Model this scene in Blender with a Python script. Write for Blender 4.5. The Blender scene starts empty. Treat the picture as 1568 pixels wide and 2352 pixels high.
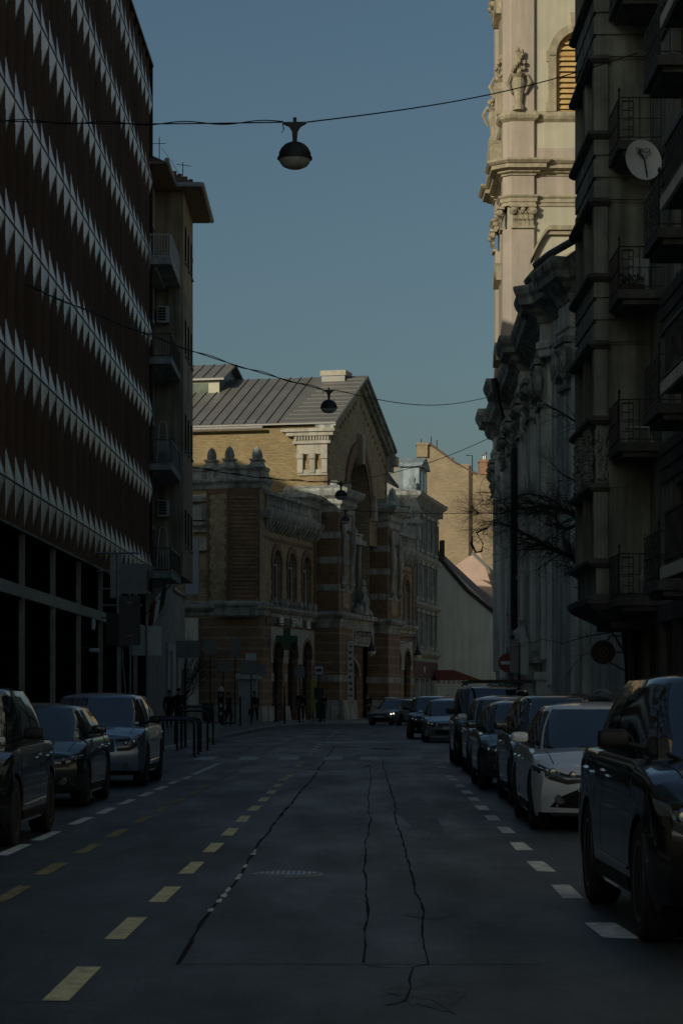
import bpy, bmesh, math, random
from mathutils import Vector, Matrix
from mathutils.bvhtree import BVHTree
random.seed(7)
R = math.radians
SC = bpy.context.scene
COL = SC.collection
# ------------------------------------------------------------------ camera, sky, sun, exposure
F, CX, HY, CH = 5553.0, 784.0, 1605.0, 1.45          # focal length and horizon in a 1568 x 2352 frame, eye height
cd = bpy.data.cameras.new('camera'); cam = bpy.data.objects.new('camera', cd); COL.objects.link(cam)
cam.location = (0, 0, CH); cam.rotation_euler = (R(90), 0, 0)
cd.sensor_fit = 'VERTICAL'; cd.sensor_height = 36.0; cd.lens = F / 2352 * 36.0
cd.shift_y = (HY - 1176) / 2352; cd.clip_start = .5; cd.clip_end = 3000
cd.dof.use_dof = True; cd.dof.focus_distance = 120; cd.dof.aperture_fstop = 14.0
SC.camera = cam
SUN_AZ, SUN_EL = 37.0, 16.5                           # sun stands behind the camera, to its left
w = bpy.data.worlds.new('World'); SC.world = w; w.use_nodes = True
nt = w.node_tree; bg = nt.nodes['Background']
sky = nt.nodes.new('ShaderNodeTexSky'); sky.sky_type = 'NISHITA'; sky.sun_disc = False
sky.sun_elevation = R(SUN_EL); sky.sun_rotation = R(180 + SUN_AZ)
sky.air_density = 1.0; sky.dust_density = 2.6; sky.ozone_density = 1.8
tint = nt.nodes.new('ShaderNodeMix'); tint.data_type = 'RGBA'; tint.blend_type = 'MULTIPLY'; tint.inputs[0].default_value = 1; tint.inputs[7].default_value = (.93, 1.045, 1.03, 1)
nt.links.new(sky.outputs[0], tint.inputs[6]); nt.links.new(tint.outputs[2], bg.inputs[0]); bg.inputs[1].default_value = .062
sd = bpy.data.lights.new('sun', 'SUN'); sd.energy = 3.05; sd.angle = R(.5); sd.color = (1, .93, .78)
so = bpy.data.objects.new('sun', sd); COL.objects.link(so); so.rotation_euler = (R(90 - SUN_EL), 0, R(-SUN_AZ))
SC.view_settings.view_transform = 'Standard'; SC.view_settings.look = 'None'
SC.view_settings.exposure = -0.38; SC.view_settings.gamma = 1.0
SC.cycles.max_bounces = 7; SC.cycles.diffuse_bounces = 5; SC.cycles.glossy_bounces = 3
SC.cycles.use_denoising = True

def G(x, y):                                          # a mark seen at pixel (x, y) of the road
    Y = F * CH / (y - HY); return Vector(((x - CX) * Y / F, Y, 0))
def P(x, y, Y):
    return Vector(((x - CX) * Y / F, Y, CH + (HY - y) * Y / F))

# ------------------------------------------------------------------ mesh builder
class MB:
    def __init__(s): s.v = []; s.f = []; s.m = []; s.mi = 0; s.xf = None
    def add(s, vs, fs):
        b = len(s.v)
        s.v += [tuple(s.xf @ Vector(v)) if s.xf else tuple(v) for v in vs]
        s.f += [tuple(b + i for i in f) for f in fs]; s.m += [s.mi] * len(fs)
    def box(s, x0, x1, y0, y1, z0, z1):
        s.add([(x0,y0,z0),(x1,y0,z0),(x1,y1,z0),(x0,y1,z0),(x0,y0,z1),(x1,y0,z1),(x1,y1,z1),(x0,y1,z1)],
              [(0,3,2,1),(4,5,6,7),(0,1,5,4),(1,2,6,5),(2,3,7,6),(3,0,4,7)])
    def frus(s, x0, x1, y0, y1, z0, z1, k):           # box whose top is inset by k
        s.add([(x0,y0,z0),(x1,y0,z0),(x1,y1,z0),(x0,y1,z0),(x0+k,y0+k,z1),(x1-k,y0+k,z1),(x1-k,y1-k,z1),(x0+k,y1-k,z1)],
              [(0,3,2,1),(4,5,6,7),(0,1,5,4),(1,2,6,5),(2,3,7,6),(3,0,4,7)])
    def _pr(s, a, b):
        n = len(a); s.add(a + b, [tuple(range(n))[::-1], tuple(range(n, 2*n))] + [(i, (i+1) % n, n+(i+1) % n, n+i) for i in range(n)])
    def pry(s, p, y0, y1): s._pr([(x,y0,z) for x,z in p], [(x,y1,z) for x,z in p])
    def prz(s, p, z0, z1): s._pr([(x,y,z0) for x,y in p], [(x,y,z1) for x,y in p])
    def prx(s, p, x0, x1): s._pr([(x0,y,z) for y,z in p], [(x1,y,z) for y,z in p])
    def poly(s, *p): s.add(list(p), [tuple(range(len(p)))])
    def tube(s, path, r, n=6):
        path = [Vector(p) for p in path]; rs = r if isinstance(r, (list, tuple)) else [r] * len(path); vs = []; fs = []
        for i, p in enumerate(path):
            d = (path[min(i+1, len(path)-1)] - path[max(i-1, 0)]).normalized()
            a = d.cross(Vector((0,0,1)) if abs(d.z) < .9 else Vector((1,0,0))).normalized(); b = d.cross(a)
            for k in range(n):
                t = 2*math.pi*k/n; vs.append(p + (a*math.cos(t) + b*math.sin(t)) * rs[i])
        for i in range(len(path)-1):
            for k in range(n): fs.append((i*n+k, i*n+(k+1) % n, (i+1)*n+(k+1) % n, (i+1)*n+k))
        fs.append(tuple(range(n))[::-1]); fs.append(tuple((len(path)-1)*n+k for k in range(n))); s.add(vs, fs)
    def lathe(s, prof, c=(0,0,0), n=12, ax='z'):
        vs = []; fs = []
        for r, h in prof:
            for k in range(n):
                t = 2*math.pi*k/n; a, b = r*math.cos(t), r*math.sin(t)
                q = (a,b,h) if ax == 'z' else ((h,a,b) if ax == 'x' else (a,h,b))
                vs.append((c[0]+q[0], c[1]+q[1], c[2]+q[2]))
        for i in range(len(prof)-1):
            for k in range(n): fs.append((i*n+k, i*n+(k+1) % n, (i+1)*n+(k+1) % n, (i+1)*n+k))
        fs.append(tuple(range(n))[::-1]); fs.append(tuple((len(prof)-1)*n+k for k in range(n))); s.add(vs, fs)
    def grid(s, fn, nu, nv):
        vs = [fn(i/nu, j/nv) for i in range(nu+1) for j in range(nv+1)]
        s.add(vs, [(i*(nv+1)+j, (i+1)*(nv+1)+j, (i+1)*(nv+1)+j+1, i*(nv+1)+j+1) for i in range(nu) for j in range(nv)])
    def sweep(s, path, prof, closed=False):           # path: plan points, outside to the right of the walk; prof: (out, z)
        n = len(path); P2 = [Vector(p) for p in path]; offs = []
        for i in range(n):
            ds = []
            if closed or i > 0: ds.append((P2[i] - P2[i-1]).normalized())
            if closed or i < n-1: ds.append((P2[(i+1) % n] - P2[i]).normalized())
            ns = [Vector((d.y, -d.x)) for d in ds]
            if len(ns) == 2:
                m = ns[0] + ns[1]
                m = m.normalized() if m.length > 1e-6 else ns[0]
                m = m / max(.35, m.dot(ns[0]))
            else: m = ns[0]
            offs.append(m)
        k = len(prof); vs = []
        for i in range(n):
            for o, z in prof: vs.append((P2[i].x + offs[i].x*o, P2[i].y + offs[i].y*o, z))
        fs = []
        for i in range(n if closed else n-1):
            j = (i+1) % n
            for q in range(k-1): fs.append((i*k+q, j*k+q, j*k+q+1, i*k+q+1))
        if not closed: fs += [tuple(range(k)), tuple((n-1)*k+q for q in range(k))[::-1]]
        s.add(vs, fs)
    def wall(s, x0, x1, z0, z1, y, ops, dep=.3):      # a wall facing -y with openings (cx, w, zbottom, ztop, arched)
        xs = {x0, x1}
        for cx, w_, zb, zt, ar in ops:
            k = 10 if ar else 1
            for i in range(k+1): xs.add(round(cx - w_/2 + w_*i/k, 5))
        xs = sorted(x for x in xs if x0-1e-6 <= x <= x1+1e-6)
        def top(o, x):
            cx, w_, zb, zt, ar = o
            if not ar: return zt
            r = w_/2; h = min(r*1.0, zt-zb); return zt - h + h*math.sqrt(max(0, 1-((x-cx)/r)**2))
        for a, b in zip(xs, xs[1:]):
            if b - a < 1e-5: continue
            m = (a+b)/2; cov = sorted([o for o in ops if o[0]-o[1]/2 < m < o[0]+o[1]/2], key=lambda o: o[2])
            za = zb_ = z0
            for o in cov:
                s.poly((a,y,za),(b,y,zb_),(b,y,o[2]),(a,y,o[2])); za, zb_ = top(o, a), top(o, b)
                s.poly((a,y,za),(b,y,zb_),(b,y+dep,zb_),(a,y+dep,za)); s.poly((a,y,o[2]),(a,y+dep,o[2]),(b,y+dep,o[2]),(b,y,o[2]))
            s.poly((a,y,za),(b,y,zb_),(b,y,z1),(a,y,z1))
        for o in ops:
            cx, w_, zb, zt, ar = o
            for x in (cx-w_/2, cx+w_/2):
                zz = top(o, x); s.poly((x,y,zb),(x,y+dep,zb),(x,y+dep,zz),(x,y,zz))
    def archring(s, cx, zs, r0, r1, y0, y1, n=14, h=1.0):   # h stretches the arch upwards
        for i in range(n):
            t0, t1 = math.pi*i/n, math.pi*(i+1)/n
            p = [(cx+r*math.cos(t), zs+r*h*math.sin(t)) for r, t in ((r0,t0),(r1,t0),(r1,t1),(r0,t1))]; s.pry(p, y0, y1)
    def build(s, name, mats, parent=None, smooth=False, fix=True):
        me = bpy.data.meshes.new(name); me.from_pydata(s.v, [], s.f)
        if not isinstance(mats, (list, tuple)): mats = [mats]
        for m in mats: me.materials.append(m)
        if len(mats) > 1: me.polygons.foreach_set('material_index', s.m)
        if smooth: me.polygons.foreach_set('use_smooth', [True]*len(me.polygons))
        if fix:
            bm = bmesh.new(); bm.from_mesh(me); bmesh.ops.recalc_face_normals(bm, faces=bm.faces); bm.to_mesh(me); bm.free()
        if smooth:
            try: me.set_sharp_from_angle(angle=R(38))
            except Exception: pass
        me.update(); o = bpy.data.objects.new(name, me); COL.objects.link(o)
        if parent: o.parent = parent
        return o

def tag(o, label=None, cat=None, group=None, kind=None):
    for k, v in (('label', label), ('category', cat), ('group', group), ('kind', kind)):
        if v: o[k] = v
    return o
def thing(name, label, cat, loc=(0,0,0), rz=0, group=None):
    o = bpy.data.objects.new(name, None); COL.objects.link(o); o.location = loc; o.rotation_euler = (0, 0, rz); o.empty_display_size = .2
    return tag(o, label, cat, group)
KIDS = {}
def clone(o, parent=None):
    c = o.copy(); COL.objects.link(c)
    if parent: c.parent = parent
    for ch in list(o.children): clone(ch, c)
    return c
def inst(src, parent, loc, rz=None):                  # another instance of a part with its sub-parts
    c = clone(src, parent); c.location = loc
    if rz is not None: c.rotation_euler = (0, 0, rz)
    return c
def text(s, size, name, mat, parent, loc, rot, ext=.01, stretch=1.0):
    c = bpy.data.curves.new(name, 'FONT'); c.body = s; c.size = size; c.extrude = ext; c.align_x = 'CENTER'; c.align_y = 'CENTER'; c.offset = size*.012
    t = bpy.data.objects.new(name, c); COL.objects.link(t); bpy.context.view_layer.update()
    me = bpy.data.meshes.new_from_object(t); bpy.data.objects.remove(t); me.materials.clear(); me.materials.append(mat)
    o = bpy.data.objects.new(name, me); COL.objects.link(o); o.parent = parent; o.location = loc; o.rotation_euler = rot; o.scale = (stretch, 1, 1)
    return o

# ------------------------------------------------------------------ materials
MATS = {}
def nodes(name):
    m = bpy.data.materials.new(name); m.use_nodes = True; n = m.node_tree
    return m, n, n.nodes['Principled BSDF'], n.links.new
def mat(name, col, rough=.7, metal=0, var=.25, scale=1.5, bump=0, bscale=20, stain=0, spec=.5, ior=None, emit=None, coat=0, col2=None, stretch=(1,1,1)):
    if name in MATS: return MATS[name]
    m, n, b, L = nodes(name); b.inputs['Roughness'].default_value = rough; b.inputs['Metallic'].default_value = metal
    b.inputs['Specular IOR Level'].default_value = spec
    if ior: b.inputs['IOR'].default_value = ior
    if coat: b.inputs['Coat Weight'].default_value = coat; b.inputs['Coat Roughness'].default_value = .04
    if emit: b.inputs['Emission Color'].default_value = (*col, 1); b.inputs['Emission Strength'].default_value = emit
    tc = n.nodes.new('ShaderNodeTexCoord'); mp = n.nodes.new('ShaderNodeMapping'); mp.inputs['Scale'].default_value = stretch
    L(tc.outputs['Object'], mp.inputs[0])
    if var or col2:
        nz = n.nodes.new('ShaderNodeTexNoise'); nz.inputs['Scale'].default_value = scale; nz.inputs['Detail'].default_value = 7; nz.inputs['Roughness'].default_value = .65
        L(mp.outputs[0], nz.inputs['Vector'])
        rp = n.nodes.new('ShaderNodeValToRGB'); e = rp.color_ramp.elements; e[0].position = .33; e[1].position = .67
        e[0].color = (*[c*(1-var) for c in col], 1); e[1].color = (*(col2 or [min(1, c*(1+var*.6)) for c in col]), 1)
        L(nz.outputs[0], rp.inputs[0]); out = rp.outputs[0]
        if stain:                                     # vertical rain streaks of soot
            m2 = n.nodes.new('ShaderNodeMapping'); m2.inputs['Scale'].default_value = (2.2, 2.2, .16); L(tc.outputs['Object'], m2.inputs[0])
            n2 = n.nodes.new('ShaderNodeTexNoise'); n2.inputs['Scale'].default_value = 1.3; n2.inputs['Detail'].default_value = 5; L(m2.outputs[0], n2.inputs['Vector'])
            r2 = n.nodes.new('ShaderNodeValToRGB'); r2.color_ramp.elements[0].position = .38; r2.color_ramp.elements[1].position = .62
            r2.color_ramp.elements[0].color = (1-stain,)*3 + (1,); L(n2.outputs[0], r2.inputs[0])
            mx = n.nodes.new('ShaderNodeMix'); mx.data_type = 'RGBA'; mx.blend_type = 'MULTIPLY'; mx.inputs[0].default_value = 1
            L(out, mx.inputs[6]); L(r2.outputs[0], mx.inputs[7]); out = mx.outputs[2]
        L(out, b.inputs['Base Color'])
    else: b.inputs['Base Color'].default_value = (*col, 1)
    if bump:
        nb = n.nodes.new('ShaderNodeTexNoise'); nb.inputs['Scale'].default_value = bscale; nb.inputs['Detail'].default_value = 6; L(tc.outputs['Object'], nb.inputs['Vector'])
        bp = n.nodes.new('ShaderNodeBump'); bp.inputs['Strength'].default_value = bump; bp.inputs['Distance'].default_value = .05
        L(nb.outputs[0], bp.inputs['Height']); L(bp.outputs[0], b.inputs['Normal'])
    MATS[name] = m; return m
def math_(n, L, op, a, b=None, c=None):
    q = n.nodes.new('ShaderNodeMath'); q.operation = op
    for i, v in enumerate((a, b, c)):
        if v is None: continue
        if isinstance(v, (int, float)): q.inputs[i].default_value = v
        else: L(v, q.inputs[i])
    return q.outputs[0]
def brick(name, c1, c2, mort, bw=.3, rh=.1, ms=.012, band=None, bc=None, duty=.5, patch=.3, zoff=0):
    m, n, b, L = nodes(name); b.inputs['Roughness'].default_value = .85
    tc = n.nodes.new('ShaderNodeTexCoord'); sp = n.nodes.new('ShaderNodeSeparateXYZ'); L(tc.outputs['Object'], sp.inputs[0])
    cb = n.nodes.new('ShaderNodeCombineXYZ'); L(math_(n, L, 'ADD', sp.outputs[0], sp.outputs[1]), cb.inputs[0]); L(sp.outputs[2], cb.inputs[1])
    def bt(a, c):
        t = n.nodes.new('ShaderNodeTexBrick'); t.inputs['Scale'].default_value = 1; t.inputs['Brick Width'].default_value = bw; t.inputs['Row Height'].default_value = rh
        t.inputs['Mortar Size'].default_value = ms; t.inputs['Color1'].default_value = (*a, 1); t.inputs['Color2'].default_value = (*c, 1); t.inputs['Mortar'].default_value = (*mort, 1)
        t.inputs['Bias'].default_value = -.1; L(cb.outputs[0], t.inputs['Vector']); return t
    t = bt(c1, c2); out = t.outputs[0]
    if band:
        t2 = bt(*bc); fr = math_(n, L, 'FRACT', math_(n, L, 'DIVIDE', math_(n, L, 'ADD', sp.outputs[2], zoff), band)); g = math_(n, L, 'LESS_THAN', fr, duty)
        mx = n.nodes.new('ShaderNodeMix'); mx.data_type = 'RGBA'; L(g, mx.inputs[0]); L(out, mx.inputs[6]); L(t2.outputs[0], mx.inputs[7]); out = mx.outputs[2]
    nz = n.nodes.new('ShaderNodeTexNoise'); nz.inputs['Scale'].default_value = .9; nz.inputs['Detail'].default_value = 8; nz.inputs['Roughness'].default_value = .7; L(tc.outputs['Object'], nz.inputs['Vector'])
    rp = n.nodes.new('ShaderNodeValToRGB'); e = rp.color_ramp.elements; e[0].position = .3; e[1].position = .68; e[0].color = (1-patch,)*3 + (1,); e[1].color = (1.0, 1.0, 1.0, 1); L(nz.outputs[0], rp.inputs[0])
    mx = n.nodes.new('ShaderNodeMix'); mx.data_type = 'RGBA'; mx.blend_type = 'MULTIPLY'; mx.inputs[0].default_value = 1; L(out, mx.inputs[6]); L(rp.outputs[0], mx.inputs[7])
    L(mx.outputs[2], b.inputs['Base Color'])
    bp = n.nodes.new('ShaderNodeBump'); bp.inputs['Strength'].default_value = .5; bp.inputs['Distance'].default_value = .02; L(t.outputs[1], bp.inputs['Height']); bp.invert = True; L(bp.outputs[0], b.inputs['Normal'])
    MATS[name] = m; return m

m_silver = mat('brushed_steel_panel', (.44,.455,.47), .36, .9, .3, 3, stretch=(1,1,.3))
m_brown = mat('brown_anodised_panel', (.2,.12,.075), .6, 0, .3, .5, stretch=(1,1,.2))
m_line = mat('dark_joint', (.02,.022,.025), .6, 0, 0)
m_dkfill = mat('dark_shop_glass', (.006,.006,.007), .55, 0, .2, .4, spec=.0, ior=1.1)  # glossless black; the dark behind the openings is put into the colour
m_mull = mat('weathered_bronze_mullion', (.36,.35,.29), .5, .4, .3, 2)
m_ochre = mat('ochre_plaster', (.5,.4,.23), .9, 0, .3, .5, .15, 30, .4)
m_grplas = mat('grey_plaster', (.45,.385,.27), .9, 0, .35, .6, .2, 25, .5)
m_conc = mat('concrete', (.42,.43,.4), .9, 0, .3, 1.2, .2, 25, .3)
m_tile = mat('roof_tile', (.16,.1,.075), .85, 0, .4, 6, .6, 14)
m_dkmetal = mat('dark_painted_metal', (.03,.032,.035), .45, .3, .2, 4)
m_whmetal = mat('white_painted_metal', (.62,.62,.6), .5, 0, .12, 4)
m_grmetal = mat('grey_galvanised_metal', (.28,.3,.31), .45, .6, .2, 3)
m_pane = mat('window_glass', (.012,.017,.02), .08, 0, .3, .7, spec=.5, ior=1.45)
m_wframe = mat('weathered_window_frame', (.34,.33,.29), .7, 0, .3, 3)
m_dframe = mat('brown_window_frame', (.09,.06,.04), .7, 0, .3, 3)
m_ybrick = brick('yellow_brick', (.44,.325,.15), (.31,.215,.085), (.25,.2,.12))
m_yshade = brick('sooty_yellow_brick', (.62,.52,.31), (.38,.3,.165), (.24,.2,.13), patch=.35)  # lighter copy of the yellow brick, colour lifted for the shaded walls
m_rbrick = brick('red_brick', (.33,.2,.115), (.23,.13,.075), (.23,.18,.13), patch=.35)
m_band = brick('striped_brick', (.36,.235,.135), (.27,.165,.095), (.26,.2,.15), band=.62, bc=((.52,.41,.25),(.4,.3,.17)), duty=.2, patch=.4)
m_stripe = brick('closely_striped_brick', (.32,.18,.11), (.22,.12,.075), (.2,.15,.11), band=.24, bc=((.5,.42,.25),(.34,.27,.15)), duty=.34, patch=.45)
m_stone = mat('grey_limestone', (.52,.53,.47), .9, 0, .35, 1.6, .25, 18, .5)
m_pstone = mat('pale_limestone', (.5,.46,.36), .9, 0, .25, 1.6, .25, 18, .2)
m_zinc = mat('standing_seam_zinc', (.23,.22,.19), .5, .25, .18, .5)
m_cream = mat('cream_stucco', (.49,.45,.325), .9, 0, .1, .6, .12, 18, .1)
m_pink = mat('pinkish_stucco', (.44,.365,.29), .9, 0, .1, .7, .12, 18, .14)
m_trim = mat('weathered_sand_trim', (.42,.36,.24), .9, 0, .25, 2.5, .3, 12, .25)
m_chgrey = mat('sooty_church_stucco', (.8,.84,.77), .9, 0, .22, .6, .15, 14, .42)
m_chtrim = mat('blackened_church_stone', (.48,.5,.44), .9, 0, .5, 1.6, .4, 9, .5)
m_louv = mat('orange_timber_louvre', (.5,.28,.075), .7, 0, .2, 3)
m_dkfac = mat('dark_grey_stucco', (.4,.42,.36), .9, 0, .35, .8, .2, 20, .5)
m_dkfac2 = mat('blackened_stucco', (.16,.165,.15), .9, 0, .35, .8, .2, 20, .4)
m_white = mat('pale_plaster', (.86,.86,.74), .9, 0, .1, .5, .25, 8, .15)
m_fire = brick('firewall_brick', (.42,.33,.2), (.34,.25,.15), (.38,.3,.19), .5, .16, .02, patch=.3)
m_curtain = mat('curtain', (.75,.78,.74), .9, 0, .2, 6)
m_bark = mat('bark', (.035,.028,.022), .95, 0, .3, 6, .4, 20)
m_signback = mat('sign_back_grey', (.22,.245,.25), .5, .3, .15, 2)
m_rubber = mat('tyre_rubber', (.012,.012,.012), .8, 0, .1, 5)
m_black = mat('matt_black', (.008,.008,.009), .7, 0, 0)
m_paint = mat('road_paint_white', (.78,.83,.8), .8, 0, .4, 7, .1, 30)
m_painty = mat('road_paint_cream', (.78,.75,.46), .8, 0, .35, 7, .1, 30)
m_paintw = mat('worn_road_paint_yellow', (.3,.29,.15), .85, 0, .6, 9, .1, 30)
m_tar = mat('tar_seam', (.03,.033,.036), .95, 0, .3, 5, spec=.05)
# ------------------------------------------------------------------ ground, road, pavements, markings
def asphalt():
    m, n, b, L = nodes('asphalt'); tc = n.nodes.new('ShaderNodeTexCoord')
    def nz(s, d, st=None):
        q = n.nodes.new('ShaderNodeTexNoise'); q.inputs['Scale'].default_value = s; q.inputs['Detail'].default_value = d; q.inputs['Roughness'].default_value = .6
        if st:
            mp = n.nodes.new('ShaderNodeMapping'); mp.inputs['Scale'].default_value = st; L(tc.outputs['Object'], mp.inputs[0]); L(mp.outputs[0], q.inputs['Vector'])
        else: L(tc.outputs['Object'], q.inputs['Vector'])
        return q.outputs[0]
    big = nz(.9, 5, (1, .22, 1)); fine = nz(70, 3); mid = nz(4, 8)
    def ramp(f, a, c, p0=.35, p1=.65):
        r = n.nodes.new('ShaderNodeValToRGB'); r.color_ramp.elements[0].position = p0; r.color_ramp.elements[1].position = p1
        r.color_ramp.elements[0].color = (*a, 1); r.color_ramp.elements[1].color = (*c, 1); L(f, r.inputs[0]); return r.outputs[0]
    def mul(a, c):
        x = n.nodes.new('ShaderNodeMix'); x.data_type = 'RGBA'; x.blend_type = 'MULTIPLY'; x.inputs[0].default_value = 1; L(a, x.inputs[6]); L(c, x.inputs[7]); return x.outputs[2]
    c = mul(ramp(big, (.034,.04,.042), (.07,.08,.083)), ramp(fine, (.6,)*3, (1.35,)*3, .3, .7)); c = mul(c, ramp(nz(22, 5), (.72,)*3, (1.2,)*3)); c = mul(c, ramp(mid, (.75,)*3, (1.15,)*3))
    L(c, b.inputs['Base Color'])
    r = ramp(big, (.56,)*3, (.4,)*3); L(r, b.inputs['Roughness']); b.inputs['Specular IOR Level'].default_value = .45
    bp = n.nodes.new('ShaderNodeBump'); bp.inputs['Strength'].default_value = .6; bp.inputs['Distance'].default_value = .01; L(fine, bp.inputs['Height']); L(bp.outputs[0], b.inputs['Normal'])
    return m
m_asph = asphalt()
m_pave = mat('pavement_asphalt', (.22,.225,.21), .85, 0, .3, 2, .3, 40)
m_kerb = mat('granite_kerb', (.4,.41,.39), .8, 0, .3, 3, .2, 30)
m_ground = mat('city_ground', (.07,.07,.065), .95, 0, .2, .3)
b = MB(); b.poly((-1500,-1500,-.15),(1500,-1500,-.15),(1500,1500,-.15),(-1500,1500,-.15)); tag(b.build('ground', m_ground), kind='structure')
m_back = mat('pale_rear_plaster', (.62,.55,.43), .9, 0, .1, 1)
b = MB(); b.poly((-80,-160,.13),(60,-160,.13),(60,-62,.13),(-80,-62,.13)); tag(b.build('square_paving', mat('pale_square_paving', (.38,.36,.32), .9, 0, .2, 1)), kind='structure')  # unseen pale ground added behind the camera to bounce sunlight
b = MB(); b.poly((-5.4,-90,0),(4.7,-90,0),(4.7,72,0),(30,190,0),(30,330,0),(-25,330,0),(-30,100,0),(-5.4,100,0)); tag(b.build('road', m_asph), kind='structure')
# pavements; the left one swings to the right in front of the market hall
kl = [(-5.3,-90),(-5.25,30),(-5.05,58),(-4.8,66),(-4.7,76),(-4.25,92),(-3.35,122),(-2.3,133),(.4,139.5),(2.2,148),(8.6,176),(13.6,200),(20,240)]
b = MB(); b.prz(kl + [(-60,240),(-60,-90)], -.14, .12); tag(b.build('left_pavement', m_pave), kind='structure')
b = MB(); b.sweep(kl, [(-.16,.10),(-.16,.135),(.05,.135),(.065,.12),(.065,-.1)]); tag(b.build('left_kerb', m_kerb), kind='structure')
kr = [(14,240),(11.5,200),(9,172),(6.6,150),(5.4,128),(4.9,90),(4.75,40),(4.65,-90)]
b = MB(); b.prz(kr + [(60,-90),(60,240)], -.14, .12); tag(b.build('right_pavement', m_pave), kind='structure')
b = MB(); b.sweep(kr, [(-.16,.10),(-.16,.135),(.05,.135),(.065,.12),(.065,-.1)]); tag(b.build('right_kerb', m_kerb), kind='structure')

def Z5(x, y): return (808.3 + .4845*x, 1515.6 + .4845*y)
def Z6(x, y): return (.5155*x, 1515.6 + .5155*y)
def dash(mb, px, ln, wd, z=.004, jag=0):
    c = G(*px); d = Vector((.0093, 1)).normalized(); nx = Vector((d.y, -d.x))
    e = [Vector((c.x, c.y)) + d*a*ln/2 + nx*s*wd/2 for a, s in ((-1,-1),(-1,1),(1,1),(1,-1))]
    if jag: e = [q + Vector((random.uniform(-jag, jag), random.uniform(-jag*3, jag*3))) for q in e]
    mb.poly(*[(q.x, q.y, z) for q in e])
b = MB()
for p in [(170,2258),(293,2132)] + [Z6(*q) for q in [(735,1045),(857,927),(952,837),(1026,767),(1084,709),(1134,662),(1175,623),(1210,590),(1241,560),(1265,532),(1292,516),(1313,497),(1328,473),(1345,457),(1383,422),(1393,410),(1402,399),(1412,388),(1422,377),(1436,366),(1450,355),(1466,344),(1482,333),(1496,323)]]:
    dash(b, p, 1.45 if p[1] > 1790 else 1.8, .125, jag=.008)
tag(b.build('lane_marking', m_painty), kind='structure')
b = MB()
for q in [(62,847),(210,785),(362,718),(475,673),(568,633),(650,600),(720,571),(775,546),(832,526)]: dash(b, Z6(*q), 1.7, .12, jag=.01)
a, c = G(*Z6(975,462)), G(*Z6(862,512)); b.poly((a.x-.07,a.y,.004),(a.x+.07,a.y,.004),(c.x+.07,c.y,.004),(c.x-.07,c.y,.004))
for q in [(1015,1100),(893,980),(798,885),(728,808),(665,750),(617,702),(578,662),(543,628),(511,598),(480,567),(462,553),(425,508),(407,490)]: dash(b, Z5(*q), 1.3, .15, jag=.01)
c = G(1400, 2142); b.poly((c.x-.08,c.y-.35,.004),(c.x+.14,c.y-.45,.004),(c.x+.1,c.y+.6,.004),(c.x-.1,c.y+.65,.004)); b.poly((c.x+.14,c.y-.45,.004),(c.x+2.2,c.y-.5,.004),(c.x+2.2,c.y-.38,.004),(c.x+.14,c.y-.33,.004))
a, c = G(672,1772), G(829,1772); b.poly((a.x,a.y-.25,.004),(c.x,c.y-.25,.004),(c.x,c.y+.2,.004),(a.x,a.y+.2,.004))
a, c = G(742,1704), G(940,1704); b.poly((a.x,a.y-1.0,.004),(c.x,c.y-1.0,.004),(c.x,c.y+.6,.004),(a.x,a.y+.6,.004))
tag(b.build('parking_marking', m_paint), kind='structure')
b = MB()
for x in (475,572,665,766,850,947): c = G(x, 1742); b.poly((c.x-.24,c.y-1.6,.004),(c.x+.22,c.y-1.6,.004),(c.x+.22,c.y+1.6,.004),(c.x-.24,c.y+1.6,.004))
tag(b.build('crossing_marking', mat('faded_crossing_paint', (.85,.88,.85), .85, 0, .6, 5)), kind='structure')
b = MB()
for q in [(50,1045),(232,932),(398,842),(528,772),(636,713),(725,667),(798,628),(862,595),(918,566),(965,538),(1005,520),(1040,500),(1075,478),(1103,462),(1082,408),(1105,397),(1130,387),(1155,377),(1180,413),(1200,403),(1222,391),(1185,366),(1215,354),(1245,343),(1275,332),(1250,380),(1280,368),(1310,355)]: dash(b, Z6(*q), 1.5, .12, jag=.015)
tag(b.build('cycle_lane_marking', m_paintw), kind='structure')
# seams, cracks, patch repairs
def seam(mb, pts, wd, z, rough=.5):
    g = [G(*p) for p in pts]; fine = []
    for a, c in zip(g, g[1:]):
        k = max(2, int((c-a).length/.3))
        fine += [a.lerp(c, i/k) for i in range(k)]
    fine.append(g[-1]); L_, R_ = [], []; wob = 0
    for i, p in enumerate(fine):
        d = (fine[min(i+1, len(fine)-1)] - fine[max(0, i-1)]).normalized(); nx = Vector((d.y, -d.x, 0)); wob = .85*wob + random.gauss(0, .006); q = p + nx*wob; ww = wd*max(.25, random.gauss(1, rough*.8))/2
        L_.append((q.x-nx.x*ww, q.y-nx.y*ww, z)); R_.append((q.x+nx.x*ww, q.y+nx.y*ww, z))
    mb.add(L_ + R_, [(i, i+1, len(L_)+i+1, len(L_)+i) for i in range(len(L_)-1)])
b = MB()
seam(b, [(410,2215),(440,2165),(485,2095),(550,2010),(590,1945),(640,1880),(680,1830),(715,1790),(735,1762),(770,1712)], .024, .003, .6)
seam(b, [(850,1755),(851,1800),(846,1850),(848,1900),(842,1950),(838,2000),(842,2050),(843,2100),(838,2160),(835,2212)], .013, .003)
seam(b, [(878,1745),(888,1790),(905,1840),(912,1880),(920,1930),(934,1985),(945,2040),(962,2090),(972,2150),(982,2215)], .015, .003)
seam(b, [(0,2300),(60,2304),(160,2302),(230,2298)], .01, .003); seam(b, [(840,2219),(930,2226),(985,2215)], .012, .003)
seam(b, [(950,2222),(945,2250),(940,2285),(930,2300),(890,2310)], .014, .003); seam(b, [(945,2290),(1000,2298),(1050,2330)], .008, .003)
pass
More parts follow.
